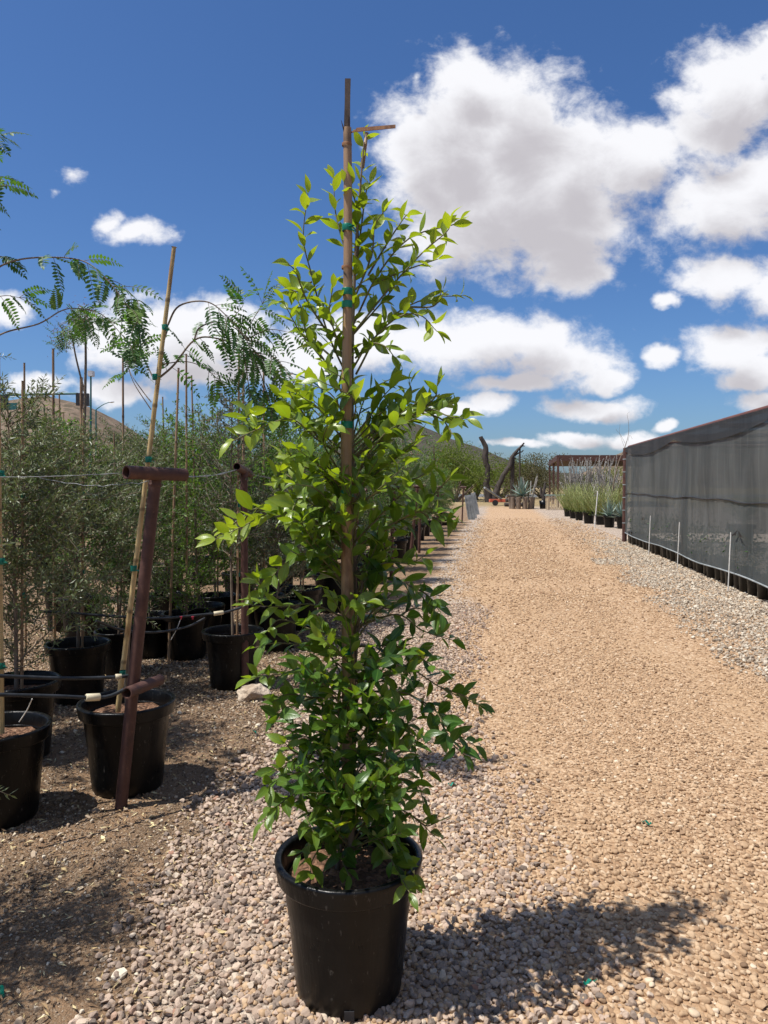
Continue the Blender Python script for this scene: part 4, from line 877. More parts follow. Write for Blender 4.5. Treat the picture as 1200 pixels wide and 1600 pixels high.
for k, (u0, u1, d, vt, lab) in enumerate([(552, 558, 9.0, 770, 'rusty post partly hidden behind the big plant'), (611, 615, 11.8, 765, 'rusty post seen through the right side of the big plant'), (640, 652, 14.2, 762, 'leaning rusty post beside the small pot right of the big plant'), (655, 657, 16.5, 760, 'rusty post right behind the leaning one'),
                                       (683, 684, 20.0, 762, 'rusty post farther along the driveway row'), (722, 724, 29.0, 762, 'rusty post next to the leaning metal panels')]):
    b_ = P(u0, 756, d); b_[2] = 0; t_ = P(u1, vt, d); ba = t_ + np.array((-.12, .02, .02)); tpost('pipe_post', b_, t_, ba, t_ + np.array((.12, -.02, .02)), None, None, lab, .03)
def wire_run(a, b_, lab, n=2, sag=.015):
    g = Geo(); L_ = np.linalg.norm(np.array(b_) - a); K = int(L_ * 26)
    for k in range(n):
        pts = []
        for t in np.linspace(0, 1, K):
            p_ = np.array(a) + (np.array(b_) - a) * t; ph = t * L_ * 75 + k * math.pi; am = .004 + .002 * math.sin(t * 23)
            pts.append(p_ + np.array((math.cos(ph) * am, 0, math.sin(ph) * am - sag * math.sin(math.pi * t))))
        tube(g, pts, .0014, 5, cap=False)
    tag(g.build('twisted_wire', M['wire']), lab, 'wire', 'twisted wires strung between the posts')
wire_run(P(-160, 741, 3.1), P(196, 739, 3.4), 'twisted wire running left from the front rusty post, upper strand')
wire_run(P(60, 746, 3.6), P(232, 752, 3.6), 'thinner sagging wire just below the upper strand, left of the front post', 1, .03)
wire_run(P(289, 745, 3.62), P(371, 733, 5.25), 'twisted wire between the front and second rusty posts')
wire_run(P(392, 741, 5.7), P(556, 768, 9.0), 'twisted wire running from the second rusty post behind the big plant')
def hose(pts, lab, r=.0085, mat='hose', name='irrigation_pipe', parts=()):
    p0 = np.array(pts[0]); o = thing(name, lab, 'irrigation pipe', tuple(p0), 'black irrigation pipes between the pots'); g = Geo(); tube(g, catmull(pts, 10), r, 12); g.build('pipe', M[mat], o)
    for (a, b_, rr) in parts: g = Geo(); a, b_ = np.array(a), np.array(b_); T = b_ - a; tube(g, [a, a + T * .04, a + T * .96, b_], [rr * .85, rr, rr, rr * .85], 14); g.build('coupling', M['coupling'], o)
    return o
hose([P(-60, 1052, 3.15), P(20, 1057, 3.25), P(110, 1060, 3.4), P(180, 1058, 3.5), P(199, 1056, 3.53)], 'upper black pipe from the left edge to the front rusty post', parts=[(P(180, 1057.5, 3.5), P(190, 1057, 3.515), .0125)])
hose([P(-60, 1083, 3.0), P(20, 1086, 3.1), P(90, 1088, 3.2), P(140, 1090, 3.28), P(170, 1088, 3.33), P(197, 1076, 3.38)], 'lower black pipe from the left edge to the crossbar of the front post', parts=[(P(134, 1090, 3.27), P(156, 1089, 3.31), .0165)])
hose([P(60, 955, 4.8), P(110, 958, 4.9), P(180, 963, 5.0), P(250, 966, 5.15), P(320, 960, 5.3), P(350, 957, 5.35), P(377, 949, 5.4)], 'upper black pipe running left from the second rusty post', .009, parts=[(P(334, 959, 5.32), P(349, 957, 5.35), .0155)])
hose([P(150, 970, 4.7), P(190, 984, 4.9), P(240, 988, 5.05), P(290, 980, 5.2), P(320, 966, 5.28)], 'lower sagging black pipe left of the second rusty post', .008)
for k, (a, b_, lab) in enumerate([((283, 965, 5.2), (267, 1000, 5.2), 'white drip tube with a red barb hanging before the low shrub pot'), ((301, 965, 5.23), (300, 968, 5.25), 'red barb on the black pipe beside the white drip tube'), ((50, 1092, 3.13), (30, 1128, 3.2), 'white drip tube into the left edge pot'), ((318, 963, 5.3), (316, 984, 5.4), 'short drip tube at the rim of the pot behind the second rusty post')]):
    A, B_ = P(*a), P(*b_); o = thing('drip_tube', lab, 'drip tube', tuple(A), 'drip tubes on the black pipes')
    if k != 1: g = Geo(); tube(g, catmull([A, (A + B_) / 2 + (.008, 0, .004), B_], 5), .0024, 6); g.build('tube', M['pvc'] if k != 3 else M['hose'], o)
    if k < 2: g = Geo(); lathe(g, [(.0, .01), (.010, .009), (.010, .003), (.005, .0), (.005, -.012)], A, 10); g.build('barb', M['redbarb'], o)

# ------------------------------------------------------------------ shade house on the right
def cloth_mat(name, c1, c2, tr, band=True):
    m, nt, o = new_mat(name); b = NB(nt); v = b.coord('Object'); n = b.noise(1.0, 5, .6, b.coord('Object', (1, 1.3, .35))); n2 = b.noise(1.0, 6, .7, b.coord('Object', (3, 9, .6))); n3 = b.noise(5, 5, .6, v)
    c = b.mix(b.rng(n.outputs['Fac'], .35, .65), c1, c2); c = b.mix(b.rng(n2.outputs['Fac'], .5, .7, 0, .35), c, tuple(x * 1.5 for x in c2))
    c = b.mix(b.rng(n3.outputs['Fac'], .6, .8, 0, .25), c, (.12, .11, .10))
    pr = b.pr(c, .75, .25, b.bump(n2.outputs['Fac'], .3, .02)); tp = b.N('ShaderNodeBsdfTransparent'); tp.inputs[0].default_value = (.92, .94, .96, 1); mx = b.N('ShaderNodeMixShader')
    fac = b.rng(n.outputs['Fac'], .3, .7, 1 - tr * .8, 1 - tr * 1.2, True); b.L(fac, mx.inputs[0]); b.L(tp.outputs[0], mx.inputs[1]); b.L(pr, mx.inputs[2]); b.L(mx.outputs[0], o.inputs[0]); return m
M['cloth'] = cloth_mat('black_shade_cloth', (.062, .070, .067), (.118, .128, .122), .25)
M['cloth2'] = cloth_mat('double_shade_cloth', (.030, .032, .034), (.045, .047, .048), .10)
M['roofcloth'] = cloth_mat('roof_shade_cloth', (.03, .032, .033), (.05, .052, .052), .30)
SX, SY1, SY0, SH = 3.42, 20.2, -4.5, 2.46; SXR = 12.0
sh = thing('shade_house', 'long dark shade cloth house with a rusty red top rail along the right side', 'shade house', (SX, SY1, 0))
g = Geo(); tube(g, [(SX, SY1 + .03, SH), (SX, 8, SH + .01), (SX, SY0, SH)], .042, 14); g.build('top_rail', M['redrust'], sh)
g = Geo(); tube(g, [(SX + .02, SY1, SH), (SXR, SY1, SH)], .042, 12); g.build('end_rail', M['redrust'], sh)
for k, y in enumerate((SY1, 14.9, 9.7, 4.5, -.7)):
    px_, py_ = (SX - .08, y + .08) if k == 0 else (SX + .12, y); g = Geo(); tube(g, [(px_, py_, -.05), (px_, py_, SH - .02)], .06, 12); g.build('post', M['rust'], sh)
for y in (SY1, 14.9, 9.7, 4.5, -.7):
    for x in (7.7, SXR):
        g = Geo(); tube(g, [(x, y, 0), (x, y, SH)], .05, 10); g.build('inner_post', M['rust'], sh)
for y in (17.5, 14.9, 12.3, 9.7, 7.1, 4.5): g = Geo(); tube(g, [(SX, y, SH - .05), (SXR, y, SH - .05)], .035, 8); g.build('rafter', M['rust'], sh)
def fold(y, z, seed, amp, t): return (mnoise.noise((y * 1.1, z * .7, seed)) * .9 + mnoise.noise((y * 5.0, z * 1.3, seed + 4)) * .35) * amp * math.sin(math.pi * min(1, t * .9 + .1))
def cloth_sheet(x, ya, yb, z0f, z1f, amp, ny=160, nz=26, seed=0):
    V = []; 
    for i in range(ny):
        y = ya + (yb - ya) * i / (ny - 1); z0, z1 = z0f(y), z1f(y)
        for j in range(nz):
            t = j / (nz - 1); z = z0 + (z1 - z0) * t; n = mnoise.noise((y * 1.1, z * .7, seed)) * .9 + mnoise.noise((y * 5.0, z * 1.3, seed + 4)) * .35
            V.append((x - .015 + n * amp * math.sin(math.pi * min(1, t * .9 + .1)) * 1.0, y, z))
    F = [(i * nz + j, (i + 1) * nz + j, (i + 1) * nz + j + 1, i * nz + j + 1) for i in range(ny - 1) for j in range(nz - 1)]; g = Geo(); g.add(V, F); return g
zb = lambda y: .235 + .02 * math.sin(y * 1.3) + .02 * mnoise.noise((y * .8, 0, 0))
cloth_sheet(SX - .06, SY0, SY1 - .02, zb, lambda y: 2.30 + .03 * math.sin(y * .8), .06).build('side_cloth', M['cloth'], sh)
cloth_sheet(SX - .085, SY0, SY1 - .02, lambda y: 2.40 - .17 * abs(math.sin((y - SY1) * math.pi / 5.3)) ** .8 - .05, lambda y: SH - .01, .01, 200, 5, 9).build('valance', M['cloth2'], sh)
g = Geo(); tube(g, [(SX - .085, y, zb(y)) for y in np.linspace(SY0, SY1 - .02, 60)], .012, 6); g.build('hem_cord', M['greymetal'], sh)
g = Geo(); tube(g, [(SX - .082 + fold(y, 1.27, 0, .06, .5), y, 1.27 + .012 * math.sin(y * 3.3) + .012 * math.sin(y * 1.1)) for y in np.linspace(SY0, SY1 - .03, 260)], .010, 6); g.build('seam', M['signal'], sh)
g = Geo(); V = [(x, y, SH + .05 - .05 * math.sin((y - SY1) * math.pi / 2.6) ** 2) for y in np.linspace(SY0, SY1, 60) for x in (SX + .02, 5.5, 7.7, 10, SXR)]
g.add(V, [(i * 5 + j, i * 5 + j + 1, (i + 1) * 5 + j + 1, (i + 1) * 5 + j) for i in range(59) for j in range(4)]); g.build('roof_cloth', M['roofcloth'], sh)
g = Geo(); g.add([(SX + .05, SY1, .25), (SXR, SY1, .25), (SXR, SY1, SH - .04), (SX + .05, SY1, SH - .04)], [(0, 1, 2, 3)]); g.build('end_cloth', M['cloth'], sh)
g = Geo(); g.add([(SXR, SY0, .2), (SXR, SY1, .2), (SXR, SY1, 1.75), (SXR, SY0, 1.75)], [(0, 1, 2, 3)]); g.build('far_cloth', M['cloth'], sh)
for k in range(6):
    g = Geo(); lathe(g, [(.062, -.012), (.070, 0), (.062, .012)], (SX - .08, SY1 + .08, .5 + k * .33), 12); g.build('tie_loop', M['greymetal'], sh)
# patched tears in the cloth
for k, (u, v, d, s) in enumerate([(1165, 830, 10.35, .24), (1022, 808, 16.9, .16)]):
    g = Geo(); p_ = P(u, v, d); x = SX - .115
    for q in range(5):
        a = random.uniform(-.5, .3) * (1 if q % 2 else -1); dy = random.choice((-1, 1)) * s * random.uniform(.6, 1.2); g.add([(x, p_[1], p_[2] + .02), (x - .01, p_[1] + dy, p_[2] - .03 - abs(a) * .15), (x, p_[1] + dy * .5, p_[2] - .07)], [(0, 1, 2)], smooth=False)
    g.build('tear_flap', M['signal'], sh)
# white canes leaning on the cloth
for k, (u0, v0, u1, v1, lab) in enumerate([(1017, 868, 1027, 806, 'white cane against the shade cloth, farthest of the three'), (1073, 889, 1083, 816, 'white cane against the shade cloth, middle of the three'), (1155, 926, 1170, 832, 'white cane against the shade cloth by the torn spot, nearest'), (985, 849, 985, 838, 'short white stub at the foot of the shade house corner post')]):
    a = G(u0, v0); d = -a[0] * SA + a[1] * CA; b_ = P(u1, v1, d); 
    if k < 3: a[0] = SX - .19; b_[0] = SX - .16
    g = Geo(); tube(g, [a, (a + b_) / 2, b_], .009, 8); tag(g.build('white_cane', M['pvc']), lab, 'stake', 'white canes by the shade house')
# pots standing inside along the hem
small = thing('black_pot', 'black nursery pot in the row under the hem of the shade cloth', 'pot', (SX + .09, 20, 0), 'black pots in the row under the shade cloth')
g = Geo(); lathe(g, [(.0, .01), (.11, .0), (.118, .01), (.135, .27), (.145, .272), (.148, .31), (.140, .312), (.13, .22)], (SX + .09, 20, 0), 24); g.build('pot_body', M['pot'], small)
g = Geo(); lathe(g, [(.0, .235), (.131, .23)], (SX + .09, 20, 0), 16); g.build('soil', M['soil'], small)
lv = Leaves(); 
for k in range(90): p_ = np.array((SX + .09, 20, .26)) + rnd3(.07) + (0, 0, random.uniform(0, .5)); lv.add(p_, rnd3(1) + (0, 0, .5), rnd3(1), .06, .025)
g = Geo(); lv.flush(g, 'diamond'); g.build('foliage', M['darkleaf'], small)
y = 19.66; k = 0
while y > 5.5: dup(small, (SX + .09 + random.uniform(-.03, .03), y, 0), random.uniform(0, 6), random.uniform(.93, 1.08)); y -= random.uniform(.31, .36)
# bench of plants deeper inside
for k, y in enumerate((8, 11.5, 15, 18.3)):
    for x in (5.6, 8.8): put('low', x, y, None, 1.4, 'bushy plant inside the shade house, a dim shape behind the cloth', 'plants inside the shade house')

# ------------------------------------------------------------------ desert plants in pots beyond the shade house
def blades(g, c, n, L_, w, spread=1.0, th=.25, up=.35, seed=0):
    r = random.Random(seed)
    for k in range(n):
        a = k * 2.4; e = up + (1 - up) * (k / n) ** .7; el = math.pi / 2 * (1 - spread * (1 - e) * 1.25) ; el = r.uniform(.9, 1.1) * max(.12, el); d = np.array((math.cos(a) * math.cos(el), math.sin(a) * math.cos(el), math.sin(el))); s = nrm(np.cross(d, (0, 0, 1.)) + 1e-4); u = np.cross(s, d)
        l = L_ * r.uniform(.8, 1.1); V = []; 
        for t, ww in ((0, .7), (.25, 1.0), (.55, .8), (.85, .35), (1, .02)):
            m_ = np.array(c) + d * t * l + u * (.12 * l * t * t) * (-1 if el < .6 else .3); V += [m_ - s * ww * w / 2 + u * ww * w * th, m_ - u * ww * w * .1, m_ + s * ww * w / 2 + u * ww * w * th]
        g.add(V, [(i * 3 + j, i * 3 + j + 1, i * 3 + j + 4, i * 3 + j + 3) for i in range(4) for j in range(2)], smooth=True)
def desert_pot(u, v, kind, lab, s=1.0, grp='desert plants in black pots beyond the shade house'):
    b_ = G(u, v); r_ = thing({'agave': 'potted_agave', 'reed': 'potted_reed', 'ocotillo': 'potted_ocotillo'}[kind], lab, 'potted plant', tuple(b_), grp); make_pot(r_, b_, s, 32)
    c = b_ + (0, 0, .36 * s)
    if kind == 'agave': g = Geo(); blades(g, c, 40, .62 * s, .055, 1.0, .25, .15, int(u)); g.build('rosette', M['agave'], r_)
    if kind == 'reed':
        g = Geo()
        for k in range(120):
            a = random.uniform(0, 6.28); q = random.uniform(0, .15); p0 = c + (math.cos(a) * q, math.sin(a) * q, 0); d = np.array((math.cos(a) * .8 * random.random(), math.sin(a) * .8 * random.random(), 1.)); L_ = random.uniform(.35, 1.35); w = random.uniform(.008, .016)
            g.add([p0 - (w, 0, 0), p0 + (w, 0, 0), p0 + d * L_ * .6 + (w * .8, 0, 0), p0 + d * L_, p0 + d * L_ * .6 - (w * .8, 0, 0)], [(0, 1, 2, 4), (4, 2, 3)], smooth=False)
        g.build('leaves', M['yucca'], r_)
        lv = Leaves()
        for k in range(800): p_ = c + rnd3(.20) * (1, 1, 0) + (0, 0, random.uniform(.0, 1.25) * random.uniform(.3, 1)); lv.add(p_, rnd3(1) + (0, 0, .9), rnd3(1), .07, .014)
        g = Geo(); lv.flush(g, 'diamond'); g.build('small_leaves', M['palo'], r_)
    if kind == 'ocotillo':
        g = Geo(); lv = Leaves()
        for k in range(26):
            a = random.uniform(0, 6.28); sp = random.uniform(.05, .95) ** 1.3; H = random.uniform(.9, 2.6); b0 = random.uniform(0, 6); pts = [c + (math.cos(a) * sp * t ** 1.3 + .05 * math.sin(t * 5 + b0) + random.gauss(0, .012), math.sin(a) * sp * t ** 1.3 + .05 * math.cos(t * 4 + b0), H * t) for t in np.linspace(0, 1, 9)]
            tube(g, pts, [.030, .028, .020, .010], 6)
            for p_ in catmull(pts, 5):
                for q in range(6): lv.add(p_, rnd3(1), rnd3(1), .055, .018)
        g.build('stems', M['ocot'], r_); g2 = Geo(); lv.flush(g2, 'diamond'); g2.build('thorns', M['ocot'], r_)
    return r_
desert_pot(972, 826, 'agave', 'blue green agave in the pot touching the shade house corner', 1.0)
desert_pot(952, 824, 'agave', 'blue green agave in the second pot from the shade house', 1.0)
desert_pot(938, 820, 'reed', 'green spiky plant between the agave pots and the white canes', .95)
desert_pot(920, 818, 'reed', 'broad clump of green leaves in a wide pot by the white canes', 1.1)
desert_pot(905, 813, 'reed', 'green leafy plant just left of the wide pot', .9)
desert_pot(896, 810, 'reed', 'green leafy plant in the third pot from the far end', .9)
desert_pot(887, 807, 'reed', 'yellow green plant in the pot at the far end of the row', .9)
desert_pot(966, 815, 'reed', 'tall green plant behind the two agaves', 1.15)
desert_pot(893, 801, 'ocotillo', 'leftmost ocotillo with long pale spreading stems', 1.0)
desert_pot(905, 802, 'ocotillo', 'ocotillo with pale stems second from the left', .95)
desert_pot(917, 802, 'ocotillo', 'ocotillo in the middle of the clump with grey upright stems', 1.02)
desert_pot(935, 803, 'ocotillo', 'dense dark grey ocotillo right of the white canes', 1.05)
desert_pot(952, 804, 'ocotillo', 'rightmost ocotillo beside the leaning dry stalk', .98)
# tall curling dry stalk
p0 = G(953, 808); g = Geo(); d_ = 1770 / 52
tube(g, catmull([p0, P(958, 760, d_), P(966, 724, d_), P(976, 700, d_), P(982, 678, d_), P(982, 660, d_), P(980, 648, d_), P(984, 643, d_)], 6), [.05, .03, .012, .006, .004], 6)
for q in ([(978, 695), (970, 680), (963, 672), (964, 670)], [(976, 700), (968, 676), (969, 662)], [(981, 690), (984, 680), (988, 686)]): tube(g, catmull([P(u, v, d_) for u, v in q], 5), [.006, .004], 5)
tag(g.build('dry_stalk', M['bark']), 'thin curling dry stalk rising high against the clouds', 'dry stalk')
for k, (u0, v0, u1, v1, lab) in enumerate([(929, 824, 934, 767, 'white cane standing in front of the wide pot'), (921, 812, 929, 760, 'white cane leaning just behind the other one')]):
    a = G(u0, v0); b_ = P(u1, v1, -a[0] * SA + a[1] * CA); g = Geo(); tube(g, [a, (a + b_) / 2, b_], .018, 8); tag(g.build('white_cane', M['pvc']), lab, 'stake', 'white canes among the desert pots')

# second open frame behind
d3 = 49.0; fr = thing('ramada_frame', 'open dark steel frame with a flat roof behind the ocotillos', 'ramada', tuple(P(872, 756, d3) * (1, 1, 0)))
def post_(u, v0, v1, d, w=.13): g = Geo(); a = P(u, v1, d); a[2] = 0; b_ = P(u, v0, d); beam(g, a, b_, w); g.build('post', M['rust'], fr)
post_(872, 714, 780, 49, .14); post_(859, 718, 780, 64, .14); post_(865, 717, 780, 56, .14)
g = Geo(); zt = P(0, 711, 49)[2]; A = [P(870, 711, 49), P(1030, 711, 49), P(1000, 711, 65), P(857, 711, 65)]
for a in A: a[2] = zt
V = [a + (0, 0, dz) for dz in (-.36, 0) for a in A]; g.add(V, [(0, 3, 2, 1), (4, 5, 6, 7), (0, 1, 5, 4), (1, 2, 6, 5), (2, 3, 7, 6), (3, 0, 4, 7)], smooth=False); g.build('roof', M['rust'], fr)

# slatted crate and small things at the far left of the ramada
c0 = G(866, 797); cr = thing('slatted_crate', 'pale wooden slatted crate with a flat green lid below the ramada', 'crate', tuple(c0)); g = Geo(); wv_ = np.array((CA, SA, 0)); dv_ = np.array((-SA, CA, 0))
for k in range(7): p_ = c0 + wv_ * (-.30 + k * .15); beam(g, p_ + (0, 0, .02), p_ + (0, 0, .82), .085, .02)
for k in range(5): p_ = c0 + wv_ * -.36 + dv_ * (k * .15); beam(g, p_ + (0, 0, .02), p_ + (0, 0, .82), .02, .085)
for z in (.12, .72): beam(g, c0 + wv_ * -.36 + dv_ * .02 + (0, 0, z), c0 + wv_ * .64 + dv_ * .02 + (0, 0, z), .03, .07)
g.build('slats', M['pale_wood'], cr); g = Geo(); box(g, (-.42, -.05, .83), (.68, .75, .88), rot=rotz(YAW), org=c0); g.build('lid', M['agave'], cr)
# agave in a wooden planter
p_ = G(815, 795); ag = thing('agave_planter', 'big grey agave in a wooden log planter at the end of the driveway', 'planter', tuple(p_)); g = Geo(); blades(g, p_ + (0, 0, .75), 46, 1.15, .13, 1.05, .2, .05, 3); g.build('rosette', M['agave'], ag)
g = Geo()
for k in range(10): a = k / 10 * 6.28; q = p_ + (math.cos(a) * .62, math.sin(a) * .62, 0); tube(g, [q, q * (1, 1, 0) + (math.cos(a) * .05, math.sin(a) * .05, .72)], .13, 8)
g.build('log_planter', M['bark'], ag)
for k, (u, v, hh, lab) in enumerate([(828, 790, 2.1, 'bushy cholla with pale dry arms behind the agave'), (806, 789, 1.5, 'small pale cholla left of the agave')]):
    q = G(u, v); r_ = thing('cholla', lab, 'cactus', tuple(q)); g = Geo()
    for j in range(9):
        a = random.uniform(0, 6.28); L_ = hh * random.uniform(.6, 1.05); tube(g, catmull([q, q + (math.cos(a) * .25 * hh * .5, math.sin(a) * .2, L_ * .5), q + (math.cos(a) * .4 * hh * .6, math.sin(a) * .3, L_)], 4), [.07, .05, .04], 6)
    g.build('arms', M['ocot'], r_)
q = G(849, 795); r_ = thing('potted_cactus', 'dark small potted cactus left of the slatted crate', 'potted plant', tuple(q)); g = Geo(); lathe(g, [(.0, .0), (.2, .0), (.26, .5), (.24, .5), (.22, .4), (0, .4)], q, 16); g.build('pot_body', M['pot'], r_)
g = Geo(); tube(g, catmull([q + (0, 0, .4), q + (.02, 0, 1.0), q + (.1, 0, 1.6)], 4), [.12, .1, .05], 8); tube(g, catmull([q + (0, 0, .6), q + (-.15, 0, .9), q + (-.15, 0, 1.3)], 4), [.08, .05], 8); g.build('arms', M['deadwood'], r_)
# barrow
q = G(785, 790); wb = thing('garden_cart', 'low orange red cart with a long slanting grey handle by the logs', 'cart', tuple(q)); g = Geo(); box(g, (-.9, -.3, .25), (.9, .3, .45), rot=rotz(YAW), org=q); g.build('tray', M['redpaint'], wb)
for sx in (-.55, .65):
    g = Geo(); c_ = q + wv_ * sx + dv_ * -.34 + (0, 0, .2); n = 16; V = [c_ + wv_ * math.cos(k / n * 6.283) * .2 + np.array((0, 0, 1.)) * math.sin(k / n * 6.283) * .2 + dv_ * s_ for s_ in (-.05, .05) for k in range(n)]
    g.add(V, [tuple(range(n)), tuple(range(2 * n - 1, n - 1, -1))] + [(k, (k + 1) % n, n + (k + 1) % n, n + k) for k in range(n)], smooth=False); g.build('wheel', M['signal'], wb)
g = Geo(); tube(g, [q + (0, 0, .4), P(757, 762, 50)], .07, 8); g.build('handle', M['greymetal'], wb)
for k in range(7):
    q = G(798 + k * 2.6 - (k % 3), 792 - (k % 3)); g = Geo(); z = .15 + (k % 3) * .26; tube(g, [q + (-.4, 0, z), q + (.3, .2, z)], .13, 8); tag(g.build('log', M['deadwood']), 'dark log in the low pile left of the agave planter', 'log', 'logs piled beside the agave planter')
# grey leaning panels
for k, (u0, v0, u1, v1, wd_, lab) in enumerate([(737, 812, 731, 774, .30, 'grey metal panel leaning at the end of the tree row, nearest'), (741, 810, 735, 775, .25, 'grey metal panel leaning behind the nearest one'), (746, 804, 739, 770, .22, 'thin grey panel leaning farthest along the row')]):
    a = G(u0, v0); b_ = P(u1, v1, -a[0] * SA + a[1] * CA); g = Geo(); beam(g, a, b_, wd_, .03)
    for s_ in (-.4, .0, .4): off = np.array((s_ * wd_, -.025, 0)); beam(g, a + off, b_ + off, .03, .03)
    tag(g.build('metal_panel', M['greymetal']), lab, 'panel', 'grey metal panels leaning at the row end')

# dead forked trunk
def snag():
    d = 62.0; b_ = P(778, 774, d); b_[2] = 0; r_ = thing('dead_tree', 'black bare forked trunk standing at the end of the driveway', 'dead tree', tuple(b_)); g = Geo()
    def limb(px, r): 
        pts = catmull([P(u, v, d) for u, v in px], 6); pts = pts + np.array([[mnoise.noise((i * .5, 1, 2)) * .06, 0, 0] for i in range(len(pts))]); pts[0][2] = min(pts[0][2], -.05); tube(g, pts, r, 10)
    limb([(764, 778), (760, 760), (762, 735), (758, 715), (759, 700), (751, 682)], [.36, .28, .22, .26, .22, .17]); limb([(772, 778), (778, 762), (788, 740), (797, 728), (800, 714), (812, 700), (819, 692)], [.34, .26, .20, .24, .16, .10, .06])
    g.build('trunk', M['deadwood'], r_); g = Geo(); limb([(802, 713), (808, 709), (815, 706), (818, 703)], [.10, .06, .03]); limb([(812, 700), (816, 697), (820, 697)], [.07, .03]); limb([(799, 716), (806, 716)], [.1, .06]); g.build('side_branch', M['deadwood'], r_)
snag()

# ------------------------------------------------------------------ far trees, hills, street things
def far_tree(name, key, u, v, d, H, W_, n, ls, mat, lab, seed, grp, squash=1.0):
    random.seed(seed); b_ = P(u, v, d); b_[2] = 0; r_ = thing(name, lab, 'tree', tuple(b_), grp); wd, lv = Geo(), Leaves(); cl = []
    for k in range(12):
        a = random.uniform(0, 6.28); q = W_ * .5 * random.uniform(.2, .85); e = b_ + (math.cos(a) * q, math.sin(a) * q * .8, H * random.uniform(.35, .9) * (1 - .35 * (q / (W_ * .5)) ** 2)); tube(wd, catmull([b_ + rnd3(.1) * (1, 1, 0), (b_ + e) / 2 + rnd3(.2), e], 5), [.11, .06, .02], 6); cl.append(e)
        for j in range(3): e2 = e + rnd3(W_ * .10) + (0, 0, .1); tube(wd, [e, e2], [.03, .01], 4, cap=False); cl.append(e2)
    for k in range(n):
        c = random.choice(cl); p_ = c + rnd3(1) * (W_ * .085, W_ * .085, H * .10); 
        if p_[2] < .15 or p_[2] > H: continue
        lv.add(p_, rnd3(1), rnd3(1), ls * random.uniform(.6, 1.3), ls * .35)
    wd.build('trunk', M['bark'], r_); g = Geo(); lv.flush(g, 'diamond'); g.build('crown', M[mat], r_)
TG = 'desert trees beyond the driveway'
far_tree('palo_verde', 0, 712, 756, 64, 4.6, 7.0, 5600, .22, 'palo', 'yellow green palo verde beyond the end of the tree row', 11, TG)
far_tree('palo_verde', 0, 744, 756, 72, 4.6, 7.0, 5200, .24, 'palo', 'yellow green palo verde right behind the dead trunk', 12, TG)
far_tree('palo_verde', 0, 688, 756, 68, 5.4, 7.0, 5200, .22, 'palo', 'taller palo verde behind the tree row, below the dark hill', 13, TG)
far_tree('palo_verde', 0, 783, 756, 82, 4.3, 6.0, 3600, .25, 'palo', 'pale palo verde between the two arms of the dead trunk', 14, TG)
far_tree('scrub_tree', 0, 822, 756, 76, 4.6, 7.5, 6000, .22, 'scrub', 'grey brown scrub tree behind the agave', 15, TG)
far_tree('scrub_tree', 0, 803, 756, 84, 3.8, 5.0, 3200, .2, 'scrub', 'smaller brown scrub tree left of the agave', 16, TG)
far_tree('scrub_tree', 0, 846, 756, 80, 3.2, 6.0, 2600, .2, 'scrub', 'low scrub tree left of the ramada', 17, TG)
far_tree('scrub_tree', 0, 900, 756, 90, 2.6, 9.0, 2600, .22, 'scrub', 'low olive brown scrub seen under the ramada', 18, TG)
far_tree('scrub_tree', 0, 965, 756, 74, 3.4, 7.0, 3000, .2, 'palo', 'yellow green scrub tree right of the ocotillos', 19, TG)
far_tree('mesquite', 0, 651, 756, 24, 3.2, 2.2, 3600, .085, 'bright', 'tall willowy green tree rising above the row right of the big plant', 20, TG)
far_tree('mesquite', 0, 600, 756, 27, 3.6, 3.4, 3600, .10, 'grayleaf', 'greyish tree seen through the right side of the big plant', 21, TG)
random.seed(99)

def hill_mat(name, stops, sh):
    m, nt, o = new_mat(name); b = NB(nt); v = b.coord('Object'); n = b.noise(.03, 8, .65, v); c = b.ramp(n.outputs['Fac'], stops); vo = b.vor(.22, v); c = b.mix(b.m('MULTIPLY', b.rng(vo.outputs['Distance'], .25, .5, 1, 0), sh), c, (.06, .058, .035)); n2 = b.noise(.4, 5, .6, v)
    b.L(b.pr(c, .95, .1, b.bump(n2.outputs['Fac'], .6, 1.0)), o.inputs[0]); return m
def hill(name, prof, dist, depth, mat, seed):
    us = np.arange(prof[0][0], prof[-1][0] + 1, 9.0); hs = np.interp(us, [p[0] for p in prof], [p[1] for p in prof]); V = []; rows_ = 26
    for j in range(rows_):
        t = j / (rows_ - 1); dd = dist - depth + 2 * depth * t; env = math.cos((t - .5) * math.pi) ** 1.1 if 0 < t < 1 else 0
        for u, h in zip(us, hs):
            X, Y = W2((u - 600) / FPX * dist * (dd / dist) ** .5, dd); z = (h / FPX * dist + HC) * env; z *= 1 + .10 * mnoise.noise((X * .02, Y * .02, seed)) + .03 * mnoise.noise((X * .11, Y * .11, seed)); V.append((X, Y, z - .4))
    n = len(us); g = Geo(); g.add(V, [(j * n + i, j * n + i + 1, (j + 1) * n + i + 1, (j + 1) * n + i) for j in range(rows_ - 1) for i in range(n - 1)]); tag(g.build(name, mat), kind='structure')
hm1 = hill_mat('brown_hill', [(.35, (.13, .095, .065)), (.55, (.20, .148, .105)), (.7, (.27, .20, .145))], .6)
hm2 = hill_mat('dark_hill', [(.35, (.045, .042, .034)), (.55, (.075, .067, .052)), (.7, (.11, .09, .07))], .8)
hill('hill', [(-900, 0), (-600, 60), (-300, 95), (-60, 108), (40, 124), (100, 134), (150, 124), (200, 92), (250, 58), (300, 34), (400, 22), (520, 10), (620, 0)], 300, 110, hm1, 1)
hill('hill', [(250, 0), (350, 18), (480, 40), (560, 75), (620, 100), (650, 96), (700, 74), (735, 60), (785, 38), (855, 20), (900, 17), (1000, 14), (1300, 8), (1500, 0)], 420, 140, hm2, 2)
